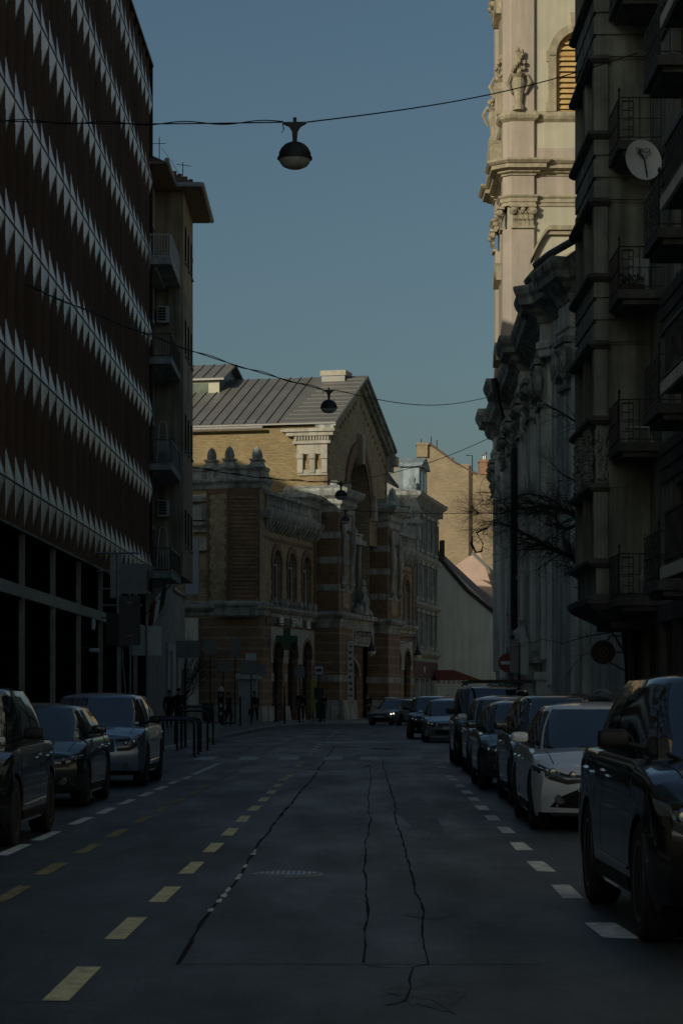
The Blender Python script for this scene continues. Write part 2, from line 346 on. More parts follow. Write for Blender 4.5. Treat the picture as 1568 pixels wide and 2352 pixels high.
seam(b, [(770,1760),(830,1765),(850,1757)], .03, .003); seam(b, [(845,1795),(890,1797)], .02, .003)
seam(b, [(760,1716),(850,1718),(900,1722)], .3, .0025, .7)
tag(b.build('road_crack', m_tar), kind='structure')
b = MB()
for y0, x0 in ((1962,585),(1990,566),(2012,552),(2018,548),(2045,525),(2058,517),(2070,508),(2092,486),(1955,588)):
    c = G(x0, y0)
    b.add([(c.x+random.uniform(.01,.03)*math.cos(t)-.01, c.y+random.uniform(.1,.28)*math.sin(t), .005) for t in [i*math.pi/4 for i in range(8)]], [tuple(range(8))])
tag(b.build('old_paint_marking', m_paint), kind='structure')
m_patch = mat('smooth_worn_asphalt', (.05,.058,.06), .55, 0, .7, 3, .4, 20, col2=(.095,.11,.115))
b = MB()
def blob(mb, cx, cy, rx, ry, z, n=40):
    c = G(cx, cy); mb.add([(c.x + rx*math.cos(t)*(1+.25*math.sin(3*t)+random.uniform(-.12,.12)), c.y + ry*math.sin(t)*(1+.2*math.cos(5*t)+random.uniform(-.12,.12)), z) for t in [2*math.pi*i/n for i in range(n)]], [tuple(range(n))])
blob(b, 985, 2285, .17, .55, .0025); blob(b, 985, 2104, .14, .25, .0027); blob(b, 960, 1870, .3, 4.5, .0022)
tag(b.build('worn_road_patch', m_patch), kind='structure')
b = MB(); a = [G(x, 2214) for x in (412,1235)]; b.poly((a[0].x,a[0].y-.012,.0035),(a[1].x,a[1].y-.03,.0035),(a[1].x,a[1].y-.005,.0035),(a[0].x,a[0].y+.012,.0035))
tag(b.build('road_joint', mat('pale_joint', (.13,.14,.145), .8)), kind='structure')
# manhole
c = G(662, 2008); t = thing('manhole_cover', 'round cast iron manhole cover with studs set in the middle of the lane', 'manhole cover', (c.x, c.y, 0))
b = MB(); b.lathe([(.25,0),(.25,.008),(.0,.009)], n=32); b.build('lid', mat('worn_iron', (.1,.105,.11), .4, .6, .4, 12), t)
b = MB(); b.lathe([(.262,.0),(.262,.006),(.29,.006),(.29,.0)], n=32); b.build('rim', m_kerb, t)
b = MB()
for i in range(-5, 6):
    for j in range(-5, 6):
        if math.hypot(i, j) < 5.4: b.frus(i*.043-.013, i*.043+.013, j*.043-.013, j*.043+.013, .009, .016, .004)
b.build('stud', mat('polished_iron', (.4,.42,.43), .3, .8, .2, 9), t)

# ------------------------------------------------------------------ window part, cached by size
WC = {}
def window(parent, x, y, z, w_, h, arch=False, fm=None, rz=0, style='cross', rev=.25, name='window', curtain=False):
    """x centre, y outer wall face, z bottom; frame set back by rev. Copies share mesh data."""
    fm = fm or m_wframe; key = (round(w_,2), round(h,2), arch, fm.name, style, curtain)
    if key not in WC:
        b = MB(); t = .07; r = w_/2
        if arch:
            b.box(-r, -r+t, 0, .08, 0, h-r); b.box(r-t, r, 0, .08, 0, h-r); b.archring(0, h-r, r-t, r, 0, .08, 10)
            b.box(-r+t, r-t, .005, .075, h-r-.04, h-r+.04)
        else:
            b.box(-r, -r+t, 0, .08, 0, h); b.box(r-t, r, 0, .08, 0, h); b.box(-r+t, r-t, 0, .08, h-t, h)
            if style == 'cross': b.box(-r+t, r-t, .005, .075, h*.68, h*.68+.06)
        b.box(-r+t, r-t, 0, .08, 0, t)
        b.box(-.035, .035, -.005, .07, t, h-(t if not arch else .02))
        o = b.build(name, fm, parent)
        g = MB()
        if arch:
            p = [(-r+.02,.02),(r-.02,.02)] + [((r-.02)*math.cos(math.pi*i/10), h-r+(r-.02)*math.sin(math.pi*i/10)) for i in range(11)]; g.pry(p, .04, .05)
        else: g.box(-r+.02, r-.02, .04, .05, .02, h-.02)
        g.build('pane', m_pane, o)
        if curtain:
            c = MB(); c.grid(lambda u, v: (-r+.1+(r*.75)*u, .12+.03*math.sin(u*25), .1+(h-.2)*v), 16, 1); c.build('curtain', m_curtain, o)
        WC[key] = o; o.location = (x, y+rev, z); o.rotation_euler = (0, 0, rz); return o
    o = inst(WC[key], parent, (x, y+rev, z), rz); return o

# ------------------------------------------------------------------ left: metal-clad office building
ang = math.atan2(110-64.9, -8.74+9.16)                # local x runs away along the street, y into the building
t = thing('office_building', 'tall dark brown office block clad in folded brown and silver metal panels', 'building', (-9.16, 64.9, 0), ang)
X0, X1, Wm = -38.0, 45.1, 1.8; nm = int((X1-X0)/Wm); Wm = (X1-X0)/nm
lines = [7.41 + 3.52*i for i in range(7)]; TOP = 30.2
for k, z in enumerate(lines):
    b = MB(); up = 1.15 if k < 6 else TOP-z; dn = 1.15
    ztop = lines[k+1]-1.15 if k < 6 else TOP
    d_, r_in = .16, .15
    for i in range(nm):
        a, c = X0+i*Wm, X0+(i+1)*Wm; jt = random.uniform(-.035, .035)
        def facet_(zl, zt):                            # line level zl is flat and proud, the far edge folds back towards zt
            b.grid(lambda u, v: (a+(c-a)*u, -d_+(d_+r_in+jt)*u*(v**1.25), zl+(zt-zl)*v), 4, 6)
        b.mi = 0; facet_(z, z+up); facet_(z, z-dn)
        b.mi = 1
        b.add([(c,-d_+(d_+r_in+jt)*((q/6)**1.25),z+up*q/6) for q in range(7)] + [(c,-d_,z+up*q/6) for q in range(7)], [(q,q+1,8+q,7+q) for q in range(6)])
        b.add([(c,-d_+(d_+r_in+jt)*((q/6)**1.25),z-dn*q/6) for q in range(7)] + [(c,-d_,z-dn*q/6) for q in range(7)], [(q,q+1,8+q,7+q) for q in range(6)])
        if k < 6:
            b.poly((a,-d_,z+up),(c,r_in+jt,z+up),(c,r_in+jt,ztop),(a,-d_,ztop)); b.poly((c,-d_,z+up),(c,r_in+jt,z+up),(c,r_in+jt,ztop),(c,-d_,ztop))
            b.mi = 2; b.box(c-.008, c+.012, -d_-.012, -d_, z+up*.6, ztop+.45)
    b.mi = 2; b.box(X0, X1, -d_-.02, -d_-.002, z-.022, z+.022)
    b.build('cladding_row', [m_silver, m_brown, m_line], t)
b = MB(); b.box(X0, X1, .22, 14, 6.3, TOP-.05); b.box(X0, X1-.05, 13.8, 14, 0, 6); b.build('core_wall', m_brown, t)
b = MB(); b.box(X0, X1+.1, -.2, .35, TOP, TOP+.12); b.box(X1, X1+.06, -.17, 14, 6.2, TOP); b.build('parapet_cap', m_dkmetal, t)
b = MB(); b.box(X0, X1, .15, .2, .12, 6.26); b.box(X1-.12, X1, .2, 14, .12, 6); b.build('shop_glazing', m_dkfill, t)  # black sheet stands in for the shade of an open arcade
b = MB(); b.box(X0, X1, .0, .13, 4.35, 4.70); b.build('transom', m_mull, t)
b = MB(); b.box(X0, X1, -.1, .3, 6.2, 6.28); b.build('soffit', m_dkmetal, t)
for i in range(-5, 7):
    x = 4.6 + 6.9*i
    if x < X1: b = MB(); b.box(x-.05, x+.05, -.02, .14, .12, 6.2); b.build('mullion', m_mull, t)
# fin sculpture sign, cameras, lower bracket on the office front
f = thing('fin_sign', 'stack of slim horizontal grey metal fins on a post by the office front', 'sign', (-8.05, 88, .12))
b = MB()
b.box(-.35, .05, -.03, .03, 5.0, 6.6)
for q, z in enumerate((6.75,6.1,5.45,4.85,4.4)): b.lathe([(.035,-.9+.05*q),(.035,.7+.12*(q % 2))], (0, 0, z-.12), 8, 'x')
b.build('fin', m_grmetal, f)
b = MB(); b.tube([(-.1,0,0),(-.1,0,6.6)], .05); b.tube([(.35,0,0),(.1,0,2.6),(.05,0,4.6)], .03); b.build('post', m_grmetal, f)
b = MB(); b.pry([(-.45,3.3),(.55,3.1),(.6,4.2),(.2,4.4),(-.5,4.5)], -.12, .12); b.build('panel', m_dkmetal, f)
for zz, lab in ((4.05, 'upper small white security camera on an office mullion'), (3.2, 'lower small white security camera pointing down from an office mullion')):
    q = thing('security_camera', lab, 'camera', (-8.85, 83.4, zz), 0, 'cameras on the office front')
    b = MB(); b.box(-.2, .25, -.02, .02, .0, .04); b.build('bracket', m_dkmetal, q)
    b = MB(); b.lathe([(.05,-.2),(.075,-.15),(.075,.12),(.05,.16)], (.3,0,-.02) if zz > 4 else (.35,0,-.08), 10, 'z' if zz > 4 else 'x'); b.build('housing', m_whmetal, q)

# unseen blocks behind the camera, sized to shade the road and bounce sun
for lab, x0, x1, y0, y1, h, mm in (('plain grey plaster block further back on the left of the street', -26, -9.2, 10, 26.4, 24, m_grplas), ('low grey shed row far back on the left of the street', -26, -9.2, -30, 10, 9, m_grplas), ('low pale sunlit block further back on the right of the street', 7.6, 20, -58, 30, 9, m_back)):
    r_ = thing('rear_block', lab, 'building', ((x0+x1)/2, (y0+y1)/2, 0)); hx, hy = (x1-x0)/2, (y1-y0)/2
    b = MB(); b.box(-hx, hx, -hy, hy, 0, h); b.build('wall', mm, r_)
    b = MB(); sx = hx if x1 < 0 else -hx; dd = .05 if x1 < 0 else -.05
    for i in range(int((y1-y0-4)/5)):
        for j in range(int(h/4)): y = -hy+3+i*5; z = 3+j*3.7; b.box(min(sx, sx+dd), max(sx, sx+dd), y, y+1.2, z, z+2)
    b.build('window', m_pane, r_)

# ------------------------------------------------------------------ left: ochre apartment house with oriel
t = thing('apartment_building', 'ochre and grey plastered apartment house with a tall oriel and tiled hip roof', 'apartment building', (-8.9, 110, 0))
# local: x towards the street, y away
b = MB(); b.box(-6.1, 0, .3, 18, 7.2, 25.6); b.build('upper_wall', m_grplas, t)
b = MB(); b.box(-6.0, -.02, .3, 28, .12, 7.2); b.build('ground_floor_wall', m_conc, t)
b = MB(); b.box(.0, 1.35, 5.6, 13.0, 7.3, 21.0); b.mi = 1; b.box(0, 1.348, 5.602, 12.99, 21.0, 25.7); b.box(-1.0, .03, .4, 5.6, 21, 25.6)
b.build('oriel', [m_grplas, m_ochre], t)
b = MB()
for z in (8.9, 13.5, 18.1, 22.6):
    for y in (6.8, 9.0, 11.2): b.box(1.29, 1.365, y, y+.9, z, z+1.7)
b.build('window', m_dkfill, t)
b = MB()
for z in (8.6, 13.2, 17.8, 22.3):
    for y in (6.7, 8.9, 11.1): b.box(1.35, 1.45, y, y+1.1, z+.2, z+.28)
b.build('sill', m_conc, t)
b = MB()                                              # hip roof with eaves
ev = [(-8,-.4),(.9,-.4),(.9,4.8),(2.2,4.8),(2.2,13.4),(.9,13.4),(.9,18.5),(-8,18.5)]
b.prz(ev, 25.72, 25.82); b.mi = 1
z = 25.82
b.poly((.9,-.4,z),(.9,4.8,z),(-.6,6.3,z+1.1),(-3.4,3.9,z+2.8)); b.poly((.9,4.8,z),(2.2,4.8,z),(-.4,7.4,z+1.7),(-.6,6.3,z+1.1)); b.poly((2.2,4.8,z),(2.2,13.4,z),(-.4,10.8,z+1.7),(-.4,7.4,z+1.7))
b.poly((2.2,13.4,z),(.9,13.4,z),(-.6,11.9,z+1.1),(-.4,10.8,z+1.7)); b.poly((-8,-.4,z),(.9,-.4,z),(-3.4,3.9,z+2.8)); b.poly((.9,13.4,z),(.9,18.5,z),(-3.4,14.5,z+2.8),(-.6,11.9,z+1.1))
b.poly((-.6,6.3,z+1.1),(-.6,11.9,z+1.1),(-3.4,14.5,z+2.8),(-3.4,3.9,z+2.8)); b.poly((-.4,7.4,z+1.7),(-.4,10.8,z+1.7),(-3.4,11,z+2.7),(-3.4,7,z+2.7))
for i in range(9): b.box(1.9-.28*i, 2.1-.28*i, 5.0+.28*i, 5.2+.28*i, z+.19*i, z+.22+.19*i)
b.build('roof', [mat('timber_eaves', (.3,.21,.14), .8, 0, .2, 3), m_tile], t)
b = MB(); b.tube([(1.0,-.5,25.85),(1.0,4.7,25.85),(2.3,4.7,25.85),(2.3,13.5,25.85)], .12, 8); b.box(-6, .1, 18, 28, 7.2, 7.35); b.build('gutter', m_grmetal, t)
b = MB(); b.box(0, 1.0, 17, 19, 24.7, 24.95); b.build('rear_eave', m_tile, t)
# balconies
fl = [7.2, 12.1, 16.9, 21.4]; labs = ['lowest', 'second', 'third', 'top']
rails = [m_dkmetal, mat('blue_grey_metal', (.09,.12,.14), .5, .2, .2, 4), mat('brown_rail', (.07,.045,.035), .6, .1, .2, 4), m_whmetal]
for z, rm in zip(fl, rails):
    s = MB(); s.box(0, 1.22, -.6, 5.58, z-.28, z); s.box(0, .5, .0, 5.5, z-.45, z-.28); so_ = s.build('balcony', m_conc, t)
    r = MB(); zz = z+1.1
    r.box(1.14, 1.2, -.55, 5.5, zz-.05, zz); r.box(0, 1.2, -.57, -.52, zz-.05, zz); r.box(1.15, 1.19, -.55, 5.5, z+.08, z+.12); r.box(0, 1.2, -.565, -.525, z+.08, z+.12)
    for i in range(25): r.box(1.16, 1.185, -.55+i*.245, -.525+i*.245, z, zz-.05)
    for i in range(10): r.box(.02+i*.125, .045+i*.125, -.555, -.53, z, zz-.05)
    for yy in (-.54, 2.5, 5.5): r.box(1.13, 1.2, yy-.03, yy+.03, z, zz)
    if rm is rails[1]: r.box(1.165, 1.175, 1.0, 5.4, z+.15, zz-.1)
    r.build('railing', rm, so_)
for z in fl:                                          # balcony doors
    s = MB(); s.box(-.02, .06, 1, 2.3, z, z+2.4); s.box(-.02, .06, 3.2, 4.6, z, z+2.4); d = s.build('balcony_door', m_whmetal, t)
    s = MB(); s.box(.06, .075, 1.15, 2.15, z+.5, z+2.25); s.box(.06, .075, 3.35, 4.45, z+.5, z+2.25); s.build('pane', m_pane, d)
s = MB()
for y, w_ in ((14.8, 1.4), (19, 1.6), (22.5, 1.4), (25.3, 1.2)): s.box(-.06, .03, y, y+w_, .12, 3.1)
s.build('shop_door', m_dkmetal, t)
s = MB(); s.box(-.02, .1, 13, 28, 3.9, 4.3); s.box(0, .1, 13.2, 14.6, .12, 3.9); s.box(0, .1, 16.4, 18.6, .12, 3.9); s.box(0, .1, 21, 22.3, .12, 3.9); s.build('shop_surround', mat('pale_green_stone', (.5,.55,.52), .8, 0, .15, 1), t)
for x, y, lab in ((374,722,'upper white air conditioner box on the oriel side wall'), (375,1167,'lower white air conditioner box on the oriel side wall')):
    p = P(x, y, 115.3); q = thing('air_conditioner', lab, 'air conditioner', (p.x, 115.57, p.z), 0, 'air conditioners on the oriel wall')
    s = MB(); s.box(-.26, .3, -.36, -.05, -.38, .38); s.build('casing', m_whmetal, q)
    s = MB()
    for i in range(5): s.box(-.22, .14, -.375, -.362, -.3+i*.13, -.21+i*.13)
    for i in range(4): s.box(-.2+i*.11, -.18+i*.11, -.38, -.376, -.32, .33)
    s.build('grille', m_black, q)
    s = MB(); s.tube([(0,-.02,-.4),(0,-.02,-2.0)], .02); s.box(-.25, .28, -.4, 0, -.43, -.4); s.build('bracket', m_grmetal, q)
for k, (x, y) in enumerate(((386,1015),(386,1240))):
    z = fl[1] if k == 0 else fl[0]; q = thing('stepladder', ['folded metal stepladder standing on the blue railed balcony', 'folded metal stepladder standing on the lowest black railed balcony'][k], 'ladder', (-8.3, 112.5, z), 0, 'ladders on the apartment balconies')
    s = MB(); s.tube([(-.3,0,0),(-.17,.1,2.1),(-.1,.1,2.25),(.1,.1,2.25),(.17,.1,2.1),(.3,0,0)], .022); s.build('frame', m_whmetal, q)
    s = MB()
    for i in range(4): s.box(-.25+.03*i, .25-.03*i, -.04+.02*i, .12, .35+.42*i, .38+.42*i)
    s.box(-.15, .15, .1, .13, .9, 1.35); s.build('step', m_grmetal, q)
q = thing('balcony_chair', 'dark folding chairs stacked on the white railed top balcony', 'chair', (-8.3, 111, fl[3]))
s = MB(); s.box(-.3, -.1, 0, .5, .42, .46); s.box(-.32, -.28, 0, .5, .0, .9); s.build('seat', m_dkmetal, q); s = MB(); s.box(-.3, -.26, 0, .04, 0, .9); s.box(.1, .45, 0, .5, .5, .53); s.build('frame', m_whmetal, q)
q = thing('roof_antenna', 'thin dark roof antennas on the tiled apartment roof', 'antenna', (-8.5, 113, 26.6))
s = MB(); s.tube([(0,0,-1),(0,0,1.1)], .02, 4); s.tube([(-.3,0,.8),(.3,0,.8)], .015, 4); s.tube([(.9,3,-.9),(.9,3,.6)], .02, 4); s.tube([(.6,3,.5),(1.3,3,.4)], .015, 4); s.tube([(.1,0,.6),(.5,1,.2),(.9,3,-.3)], .012, 4); s.build('mast', m_dkmetal, q)
# unseen pale house row, added to throw warm light back on the market
r_ = thing('rear_block', 'pale sunlit row of houses across the square right of the church', 'building', (55, 170, 0))
b = MB(); b.box(-7, 7, -65, 65, 0, 26); b.build('wall', m_back, r_); b = MB()
for i in range(26):
    for j in range(6): b.box(-7.05, -7, -62+i*4.9, -60.9+i*4.9, 2.5+j*3.9, 4.6+j*3.9)
b.build('window', m_pane, r_)
b = MB(); b.poly((15,142,.125),(48,142,.125),(48,235,.125),(22,235,.125)); tag(b.build('church_square_paving', MATS['pale_square_paving']), kind='structure')
# unseen tall block, placed and sized to cast the shadow edge on the market
r_ = thing('rear_block', 'tall plain block of the next street standing behind the apartment house', 'building', (-52, 93, 0))
b = MB(); b.box(-22, 22, -32, 32, 0, 28.3); b.build('wall', m_grplas, r_); b = MB()
for i in range(12):
    for j in range(6): b.box(22, 22.05, -29+i*5, -27.7+i*5, 3+j*3.8, 5.1+j*3.8)
b.build('window', m_pane, r_)
# flag on the facade
q = thing('flag', 'red white and green flag hanging on a slanted pole from the house front', 'flag', (-8.35, 103, 6.0))
s = MB(); s.tube([(0,0,-1.0),(1.2,0,.45)], .025); s.build('pole', m_dkmetal, q)
for i, (cc, nm_) in enumerate((((.22,.03,.03),'red_stripe'),((.8,.82,.82),'white_stripe'),((.03,.09,.05),'green_stripe'))):
    s = MB(); s.grid(lambda u, v, i=i: (.2+.27*(i+u)*.9 - .12*v, .05*math.sin(7*u+3*v+i), -.55+.33*(i+u)*.9 - 1.45*v*(1-.14*(i+u))), 5, 8); s.build(nm_, mat('flag_'+nm_, cc, .9, 0, .1), q)
# pale banner board on the far side of the oriel, and the market's side extension
p = P(441, 1302, 139.5); q = thing('billboard', 'tall pale grey hoarding panel on the brick side behind the oriel', 'billboard', (p.x, 139.5, p.z))
s = MB(); s.box(-.38, .38, 0, .1, -1.6, 1.6); s.build('panel', mat('pale_board', (.5,.53,.56), .7, 0, .08), q); s = MB(); s.box(-.42, .42, .1, .16, -1.64, 1.64); s.build('frame', m_grmetal, q); s = MB(); s.box(-.05, .05, .16, 6, -.1, .1); s.build('bracket', m_dkmetal, q)
# ------------------------------------------------------------------ market hall (local x along its street front, y into the building)
MK = thing('market_hall', 'brick market hall with arched portal under a pointed gable and grey metal roof', 'market hall', (-4.43, 143, 0), math.atan2(.972, .236))
ZB = 6.75                                             # belt course
def arches(us, w_, zb, zt): return [(u, w_, zb, zt, True) for u in us]
LW, RW = [2.5, 6.0, 9.5], [32.6, 36.1, 39.6]
b = MB()
b.wall(-1.5, 12, .12, ZB, 0, arches(LW, 2.3, .14, 5.1), .5)
b.wall(30.2, 42.3, .12, ZB, 0, arches(RW, 2.3, .14, 5.1), .5)
for u0, u1 in ((12, 15.6), (26.4, 30.2)): b.box(u0, u1, -1.5, 0, .12, ZB)
b.box(15.6, 26.4, .3, .6, .12, ZB)
b.box(-1.52, -1.0, .0, 20, .12, ZB)                    # side facing the camera
b.box(-.9, 42.3, 3.4, 3.5, .12, ZB); b.box(41.8, 42.3, 0, 20, .12, ZB)
b.build('ground_floor_wall', m_band, MK)
b = MB()
b.wall(-.6, 12, ZB, 12.1, .05, arches(LW, 1.75, 7.1, 10.4), .5)
b.wall(30.2, 42.3, ZB, 12.1, .05, arches(RW, 1.75, 7.1, 10.4), .5)
b.box(-.6, -.2, 1.8, 20, ZB, 12.1); b.box(-.2, 42, 2.2, 2.3, ZB, 12); b.box(41.9, 42.3, .05, 20, ZB, 12.1)
b.build('upper_wall', m_yshade, MK)
b = MB()                                              # red window surrounds and quoins
for u in LW + RW:
    b.archring(u, 9.5, .9, 1.3, -.04, .1, 12)
    for s in (-1, 1):
        for i in range(8):
            k = .32 if i % 2 else .2
            b.box(*(sorted((u+s*.88, u+s*(.9+k)))), -.03, .1, 7.1+i*.3, 7.1+i*.3+.29)
for u in (11.4, 30.3, 41.6):
    b.box(u, u+.5, -.03, .1, ZB, 12.0)
b.box(-.6, 12, -.02, .1, 10.9, 11.1); b.box(30.2, 42.3, -.02, .1, 10.9, 11.1)
b.build('red_brick_trim', m_rbrick, MK)
m_dgl = mat('dark_green_frame', (.06,.06,.05), .7, 0, .3, 3)
for u in LW + RW: window(MK, u, .05, 7.1, 1.75, 3.3, True, mat('pale_stone_frame', (.75,.76,.72), .7, 0, .2, 3), rev=.22)
for u in LW + RW:
    window(MK, u, 0, .14, 2.3, 4.96, True, m_dgl, rev=.3, name='shop_window')
b = MB()                                              # white arched shop fascias
for u in LW + RW:
    for s in (-1, 1):
        p = [(u+s*1.16, 3.95)] + [(u+s*1.16*math.cos(math.pi/2*i/8), 3.95+1.16*math.sin(math.pi/2*i/8)) for i in range(9)] + [(u, 5.75), (u+s*1.72, 5.75), (u+s*1.72, 3.6), (u+s*1.16, 3.6)]
        b.pry(p, -.05, .02)
b.build('shop_fascia', mat('pale_fascia', (.4,.41,.38), .7, 0, .2, 2), MK)
b = MB()
for u in LW + RW: b.archring(u, 3.97, 1.1, 1.3, -.09, -.03, 12)
b.build('fascia_arch_trim', m_rbrick, MK)
b = MB()                                              # plinths, piers, stone blocks
def plinth(mb, a, c, y0, y1, h=1.0, k=.1): mb.prx([(y0-k*2,.12),(y0-k*2,.3),(y0-k,h),(y1,h),(y1,.12)], a, c)
for a, c in ((-1.6,1.3),(3.7,4.8),(7.2,8.3),(10.7,12),(30.2,31.4),(33.8,34.9),(37.3,38.4),(40.8,42.4)): plinth(b, a, c, -.05, .3)
for a, c in ((11.9,15.7),(26.3,30.3)): plinth(b, a, c, -1.6, 0, 1.35, .15)
b.box(-1.75, -1.5, .1, 20, .12, 1.1)
for a, c in ((12,15.6),(26.4,30.2)):
    for z in (2.55, 6.0): b.box(a-.04, c+.04, -1.54, .1, z, z+.42)
for u in (1.2, 4.25, 7.75, 11.2, 31.0, 34.35, 37.85, 41.4):
    b.box(u-.35, u+.35, -.05, .2, 2.5, 3.0)
b.build('stone_plinth', m_stone, MK)
# belt course and upper cornices
path = [(-1.5,20),(-1.5,0),(12,0),(12,-1.5),(15.6,-1.5),(15.6,.3),(26.4,.3),(26.4,-1.5),(30.2,-1.5),(30.2,0),(42.3,0),(42.3,20)]
b = MB(); b.sweep(path, [(0,ZB-.45),(.08,ZB-.4),(.08,ZB-.2),(.22,ZB-.1),(.34,ZB+.05),(.34,ZB+.16),(0,ZB+.3)]); b.build('belt_course', m_stone, MK)
for a, c in ((-.6,12),(30.2,42.3)):
    b = MB()
    pth = [(a,4),(a,.05),(c,.05)] if a < 0 else [(a,.05),(c,.05),(c,8)]
    b.sweep(pth, [(0,12.05),(.45,12.1),(.55,12.25),(.6,12.45),(.6,12.55),(0,12.6)]); b.build('cornice', m_stone, MK)
    b = MB(); n = int((c-a)/.72)
    for i in range(n+1):
        u = a+.1+i*.72; b.prx([(-.42,12.08),(.05,12.08),(.05,11.35),(-.1,11.45),(-.38,11.85)], u, u+.22)
        if i < n: b.archring(u+.47, 11.75, .25, .36, -.36, .04, 6)
    b.box(a, c, -.02, .06, 11.9, 12.1); b.build('arcade_frieze', m_stone, MK)
    b = MB(); b.box(a+.1, c, -.3, .02, 12.58, 12.78); b.box(a+.1, c, -.34, .06, 13.5, 13.72)
    for u in ([a+.3, c-.4] if a > 0 else [c-.4]): b.box(u-.25, u+.25, -.36, .1, 12.6, 13.95)
    n = int((c-a)/.42)
    for i in range(n): b.lathe([(.07,12.78),(.13,12.95),(.06,13.2),(.11,13.4),(.11,13.5)], (a+.35+i*.42, -.14, 0), 6)
    b.build('balustrade', m_stone, MK)
for u in (34.0, 42.0):                                # carved finials of the right wing
    b = MB(); b.box(u-.5, u+.5, -.5, .3, 13.6, 14.6); b.lathe([(.6,14.6),(.75,14.8),(.35,15.2),(.5,15.7),(.3,16.2),(.2,16.6),(.05,16.8)], (u,-.1,0), 10); b.build('finial', m_stone, MK)
# flat wing roofs
b = MB(); b.box(-.2, 42, .3, 20, 12.3, 12.5); b.build('wing_roof', m_zinc, MK)
# corner tower block
tw = [(-1.5,.05),(-1.5,.05)]
A0, A1, A2, A3, A4 = (.2,-.02), (-1.5,-.02), (-2.05,1.72), (-1.2,3.3), (-1.2,6.0)
poly = [A0, A1, A2, A3, (.2, 3.3)]
b = MB(); b.prz(poly, ZB, 13.9); b.build('corner_tower', m_yshade, MK)
b = MB()                                              # closely striped panel on the camera facet
def facet(mb, p, q, z0, z1, out, a=0., c=1.):
    p, q = Vector(p), Vector(q); d = q-p; nrm = Vector((d.y, -d.x)).normalized() ; nrm = nrm if nrm.x < 0 or nrm.y < -.9 else -nrm
    e = [p+d*a, p+d*c]; mb.prz([tuple(e[0]), tuple(e[1]), tuple(e[1]+nrm*out), tuple(e[0]+nrm*out)], z0, z1)
facet(b, A1, A2, ZB+.5, 13.35, .05, .12, .92); b.build('striped_panel', m_stripe, MK)
b = MB()
for k in range(20):
    z = ZB+.35+k*.34; w1 = .16 if k % 2 else .09
    facet(b, A1, A2, z, z+.33, .09, 0, w1*.6); facet(b, A1, A2, z, z+.33, .09, 1-w1*.6, 1); facet(b, A2, A3, z, z+.33, .06, 0, w1); facet(b, A2, A3, z, z+.33, .06, 1-w1, 1)
facet(b, A1, A2, 13.3, 13.8, .07); facet(b, A2, A3, 13.5, 13.8, .05); b.build('quoin', m_rbrick, MK)
b = MB(); pth = [A4, A3, A2, A1, A0]
b.sweep(pth, [(0,13.7),(.1,13.8),(.16,14.0),(.32,14.2),(.32,14.35),(.1,14.4),(.06,14.85),(.14,14.9),(.14,15.1),(0,15.15)]); b.prz(poly, 13.9, 15.0)
b.sweep(pth, [(0,ZB-.5),(.14,ZB-.4),(.2,ZB),(.36,ZB+.2),(.36,ZB+.32),(0,ZB+.45)]); b.build('tower_cornice', m_stone, MK)
for (x, y) in ((-1.35,.2), (-.6,.35), (-1.75,1.75), (-1.2,3.0)):
    b = MB(); b.frus(x-.45, x+.45, y-.45, y+.45, 15.0, 15.4, .18); b.box(x-.36, x+.36, y-.36, y+.36, 15.4, 15.52); b.lathe([(.26,15.52),(.29,15.72),(.25,15.95),(.16,16.14),(.03,16.25)], (x,y,0), 10); b.build('tower_finial', m_stone, MK)
b = MB()                                              # side wing left of the tower
b.box(-.95, -.5, 3.2, 22, ZB, 11.6); b.build('side_wing_wall', m_yshade, MK)
b = MB(); b.sweep([(-.95,22),(-.95,3.3)], [(0,11.2),(.2,11.3),(.2,11.5),(.42,11.7),(.42,11.85),(0,12)]); b.box(-1.2,-.9,3.3,4.6,10.2,11.0); b.box(-1.3,-.6,3.3,4.4,12,12.9); b.sweep([(-.95,22),(-.95,3.3)], [(0,13.0),(.3,13.1),(.3,13.3),(0,13.4)])
b.build('side_wing_cornice', m_stone, MK)
b = MB(); b.box(-1.72, -1.5, 3.7, 6.6, .12, 6.2); b.build('white_side_wall', m_white, MK)
b = MB(); b.box(-1.75,-1.7,4.6,6.6,.12,3.9); b.build('side_door', m_dkmetal, MK)
# main hall: side wall in sun, gable, roof
b = MB(); b.box(12, 12.5, -.6, 26, 12.3, 18.95); b.box(28.9, 29.4, -.6, 26, 12.3, 18.5); b.box(12.5,28.9,25.6,26,12.3,20)
b.build('hall_side_wall', m_ybrick, MK)
ga, gc, zs, zp = 12.0, 29.4, 18.5, 22.55; gm = (ga+gc)/2
b = MB(); r = 3.35; asp = 13.9
def gtop(u): return zs + (zp-zs)*(1-abs(u-gm)/((gc-ga)/2))
N = 16; us = sorted({ga, gc, gm} | {gm-r+2*r*i/N for i in range(N+1)})
for a, c in zip(us, us[1:]):
    m = (a+c)/2
    if abs(m-gm) < r:
        f_ = lambda u: asp+1.15*math.sqrt(max(0, r*r-(u-gm)**2))
        b.poly((a,-.7,f_(a)),(c,-.7,f_(c)),(c,-.7,gtop(c)),(a,-.7,gtop(a))); b.poly((a,-.7,f_(a)),(c,-.7,f_(c)),(c,1.2,f_(c)),(a,1.2,f_(a)))
    else: b.poly((a,-.7,12.0),(c,-.7,12.0),(c,-.7,gtop(c)),(a,-.7,gtop(a)))
for u in (gm-r, gm+r): b.poly((u,-.7,ZB),(u,1.2,ZB),(u,1.2,asp),(u,-.7,asp))
b.build('gable_wall', m_yshade, MK)
b = MB(); b.archring(gm, asp, r, r+.45, -.82, -.6, 22, 1.15); b.archring(gm, asp, r+.5, r+.95, -.86, -.6, 22, 1.13)
for k in range(3): b.box(ga-.03, ga+.55, -.72, .2, 12.6+k*.55, 12.85+k*.55)
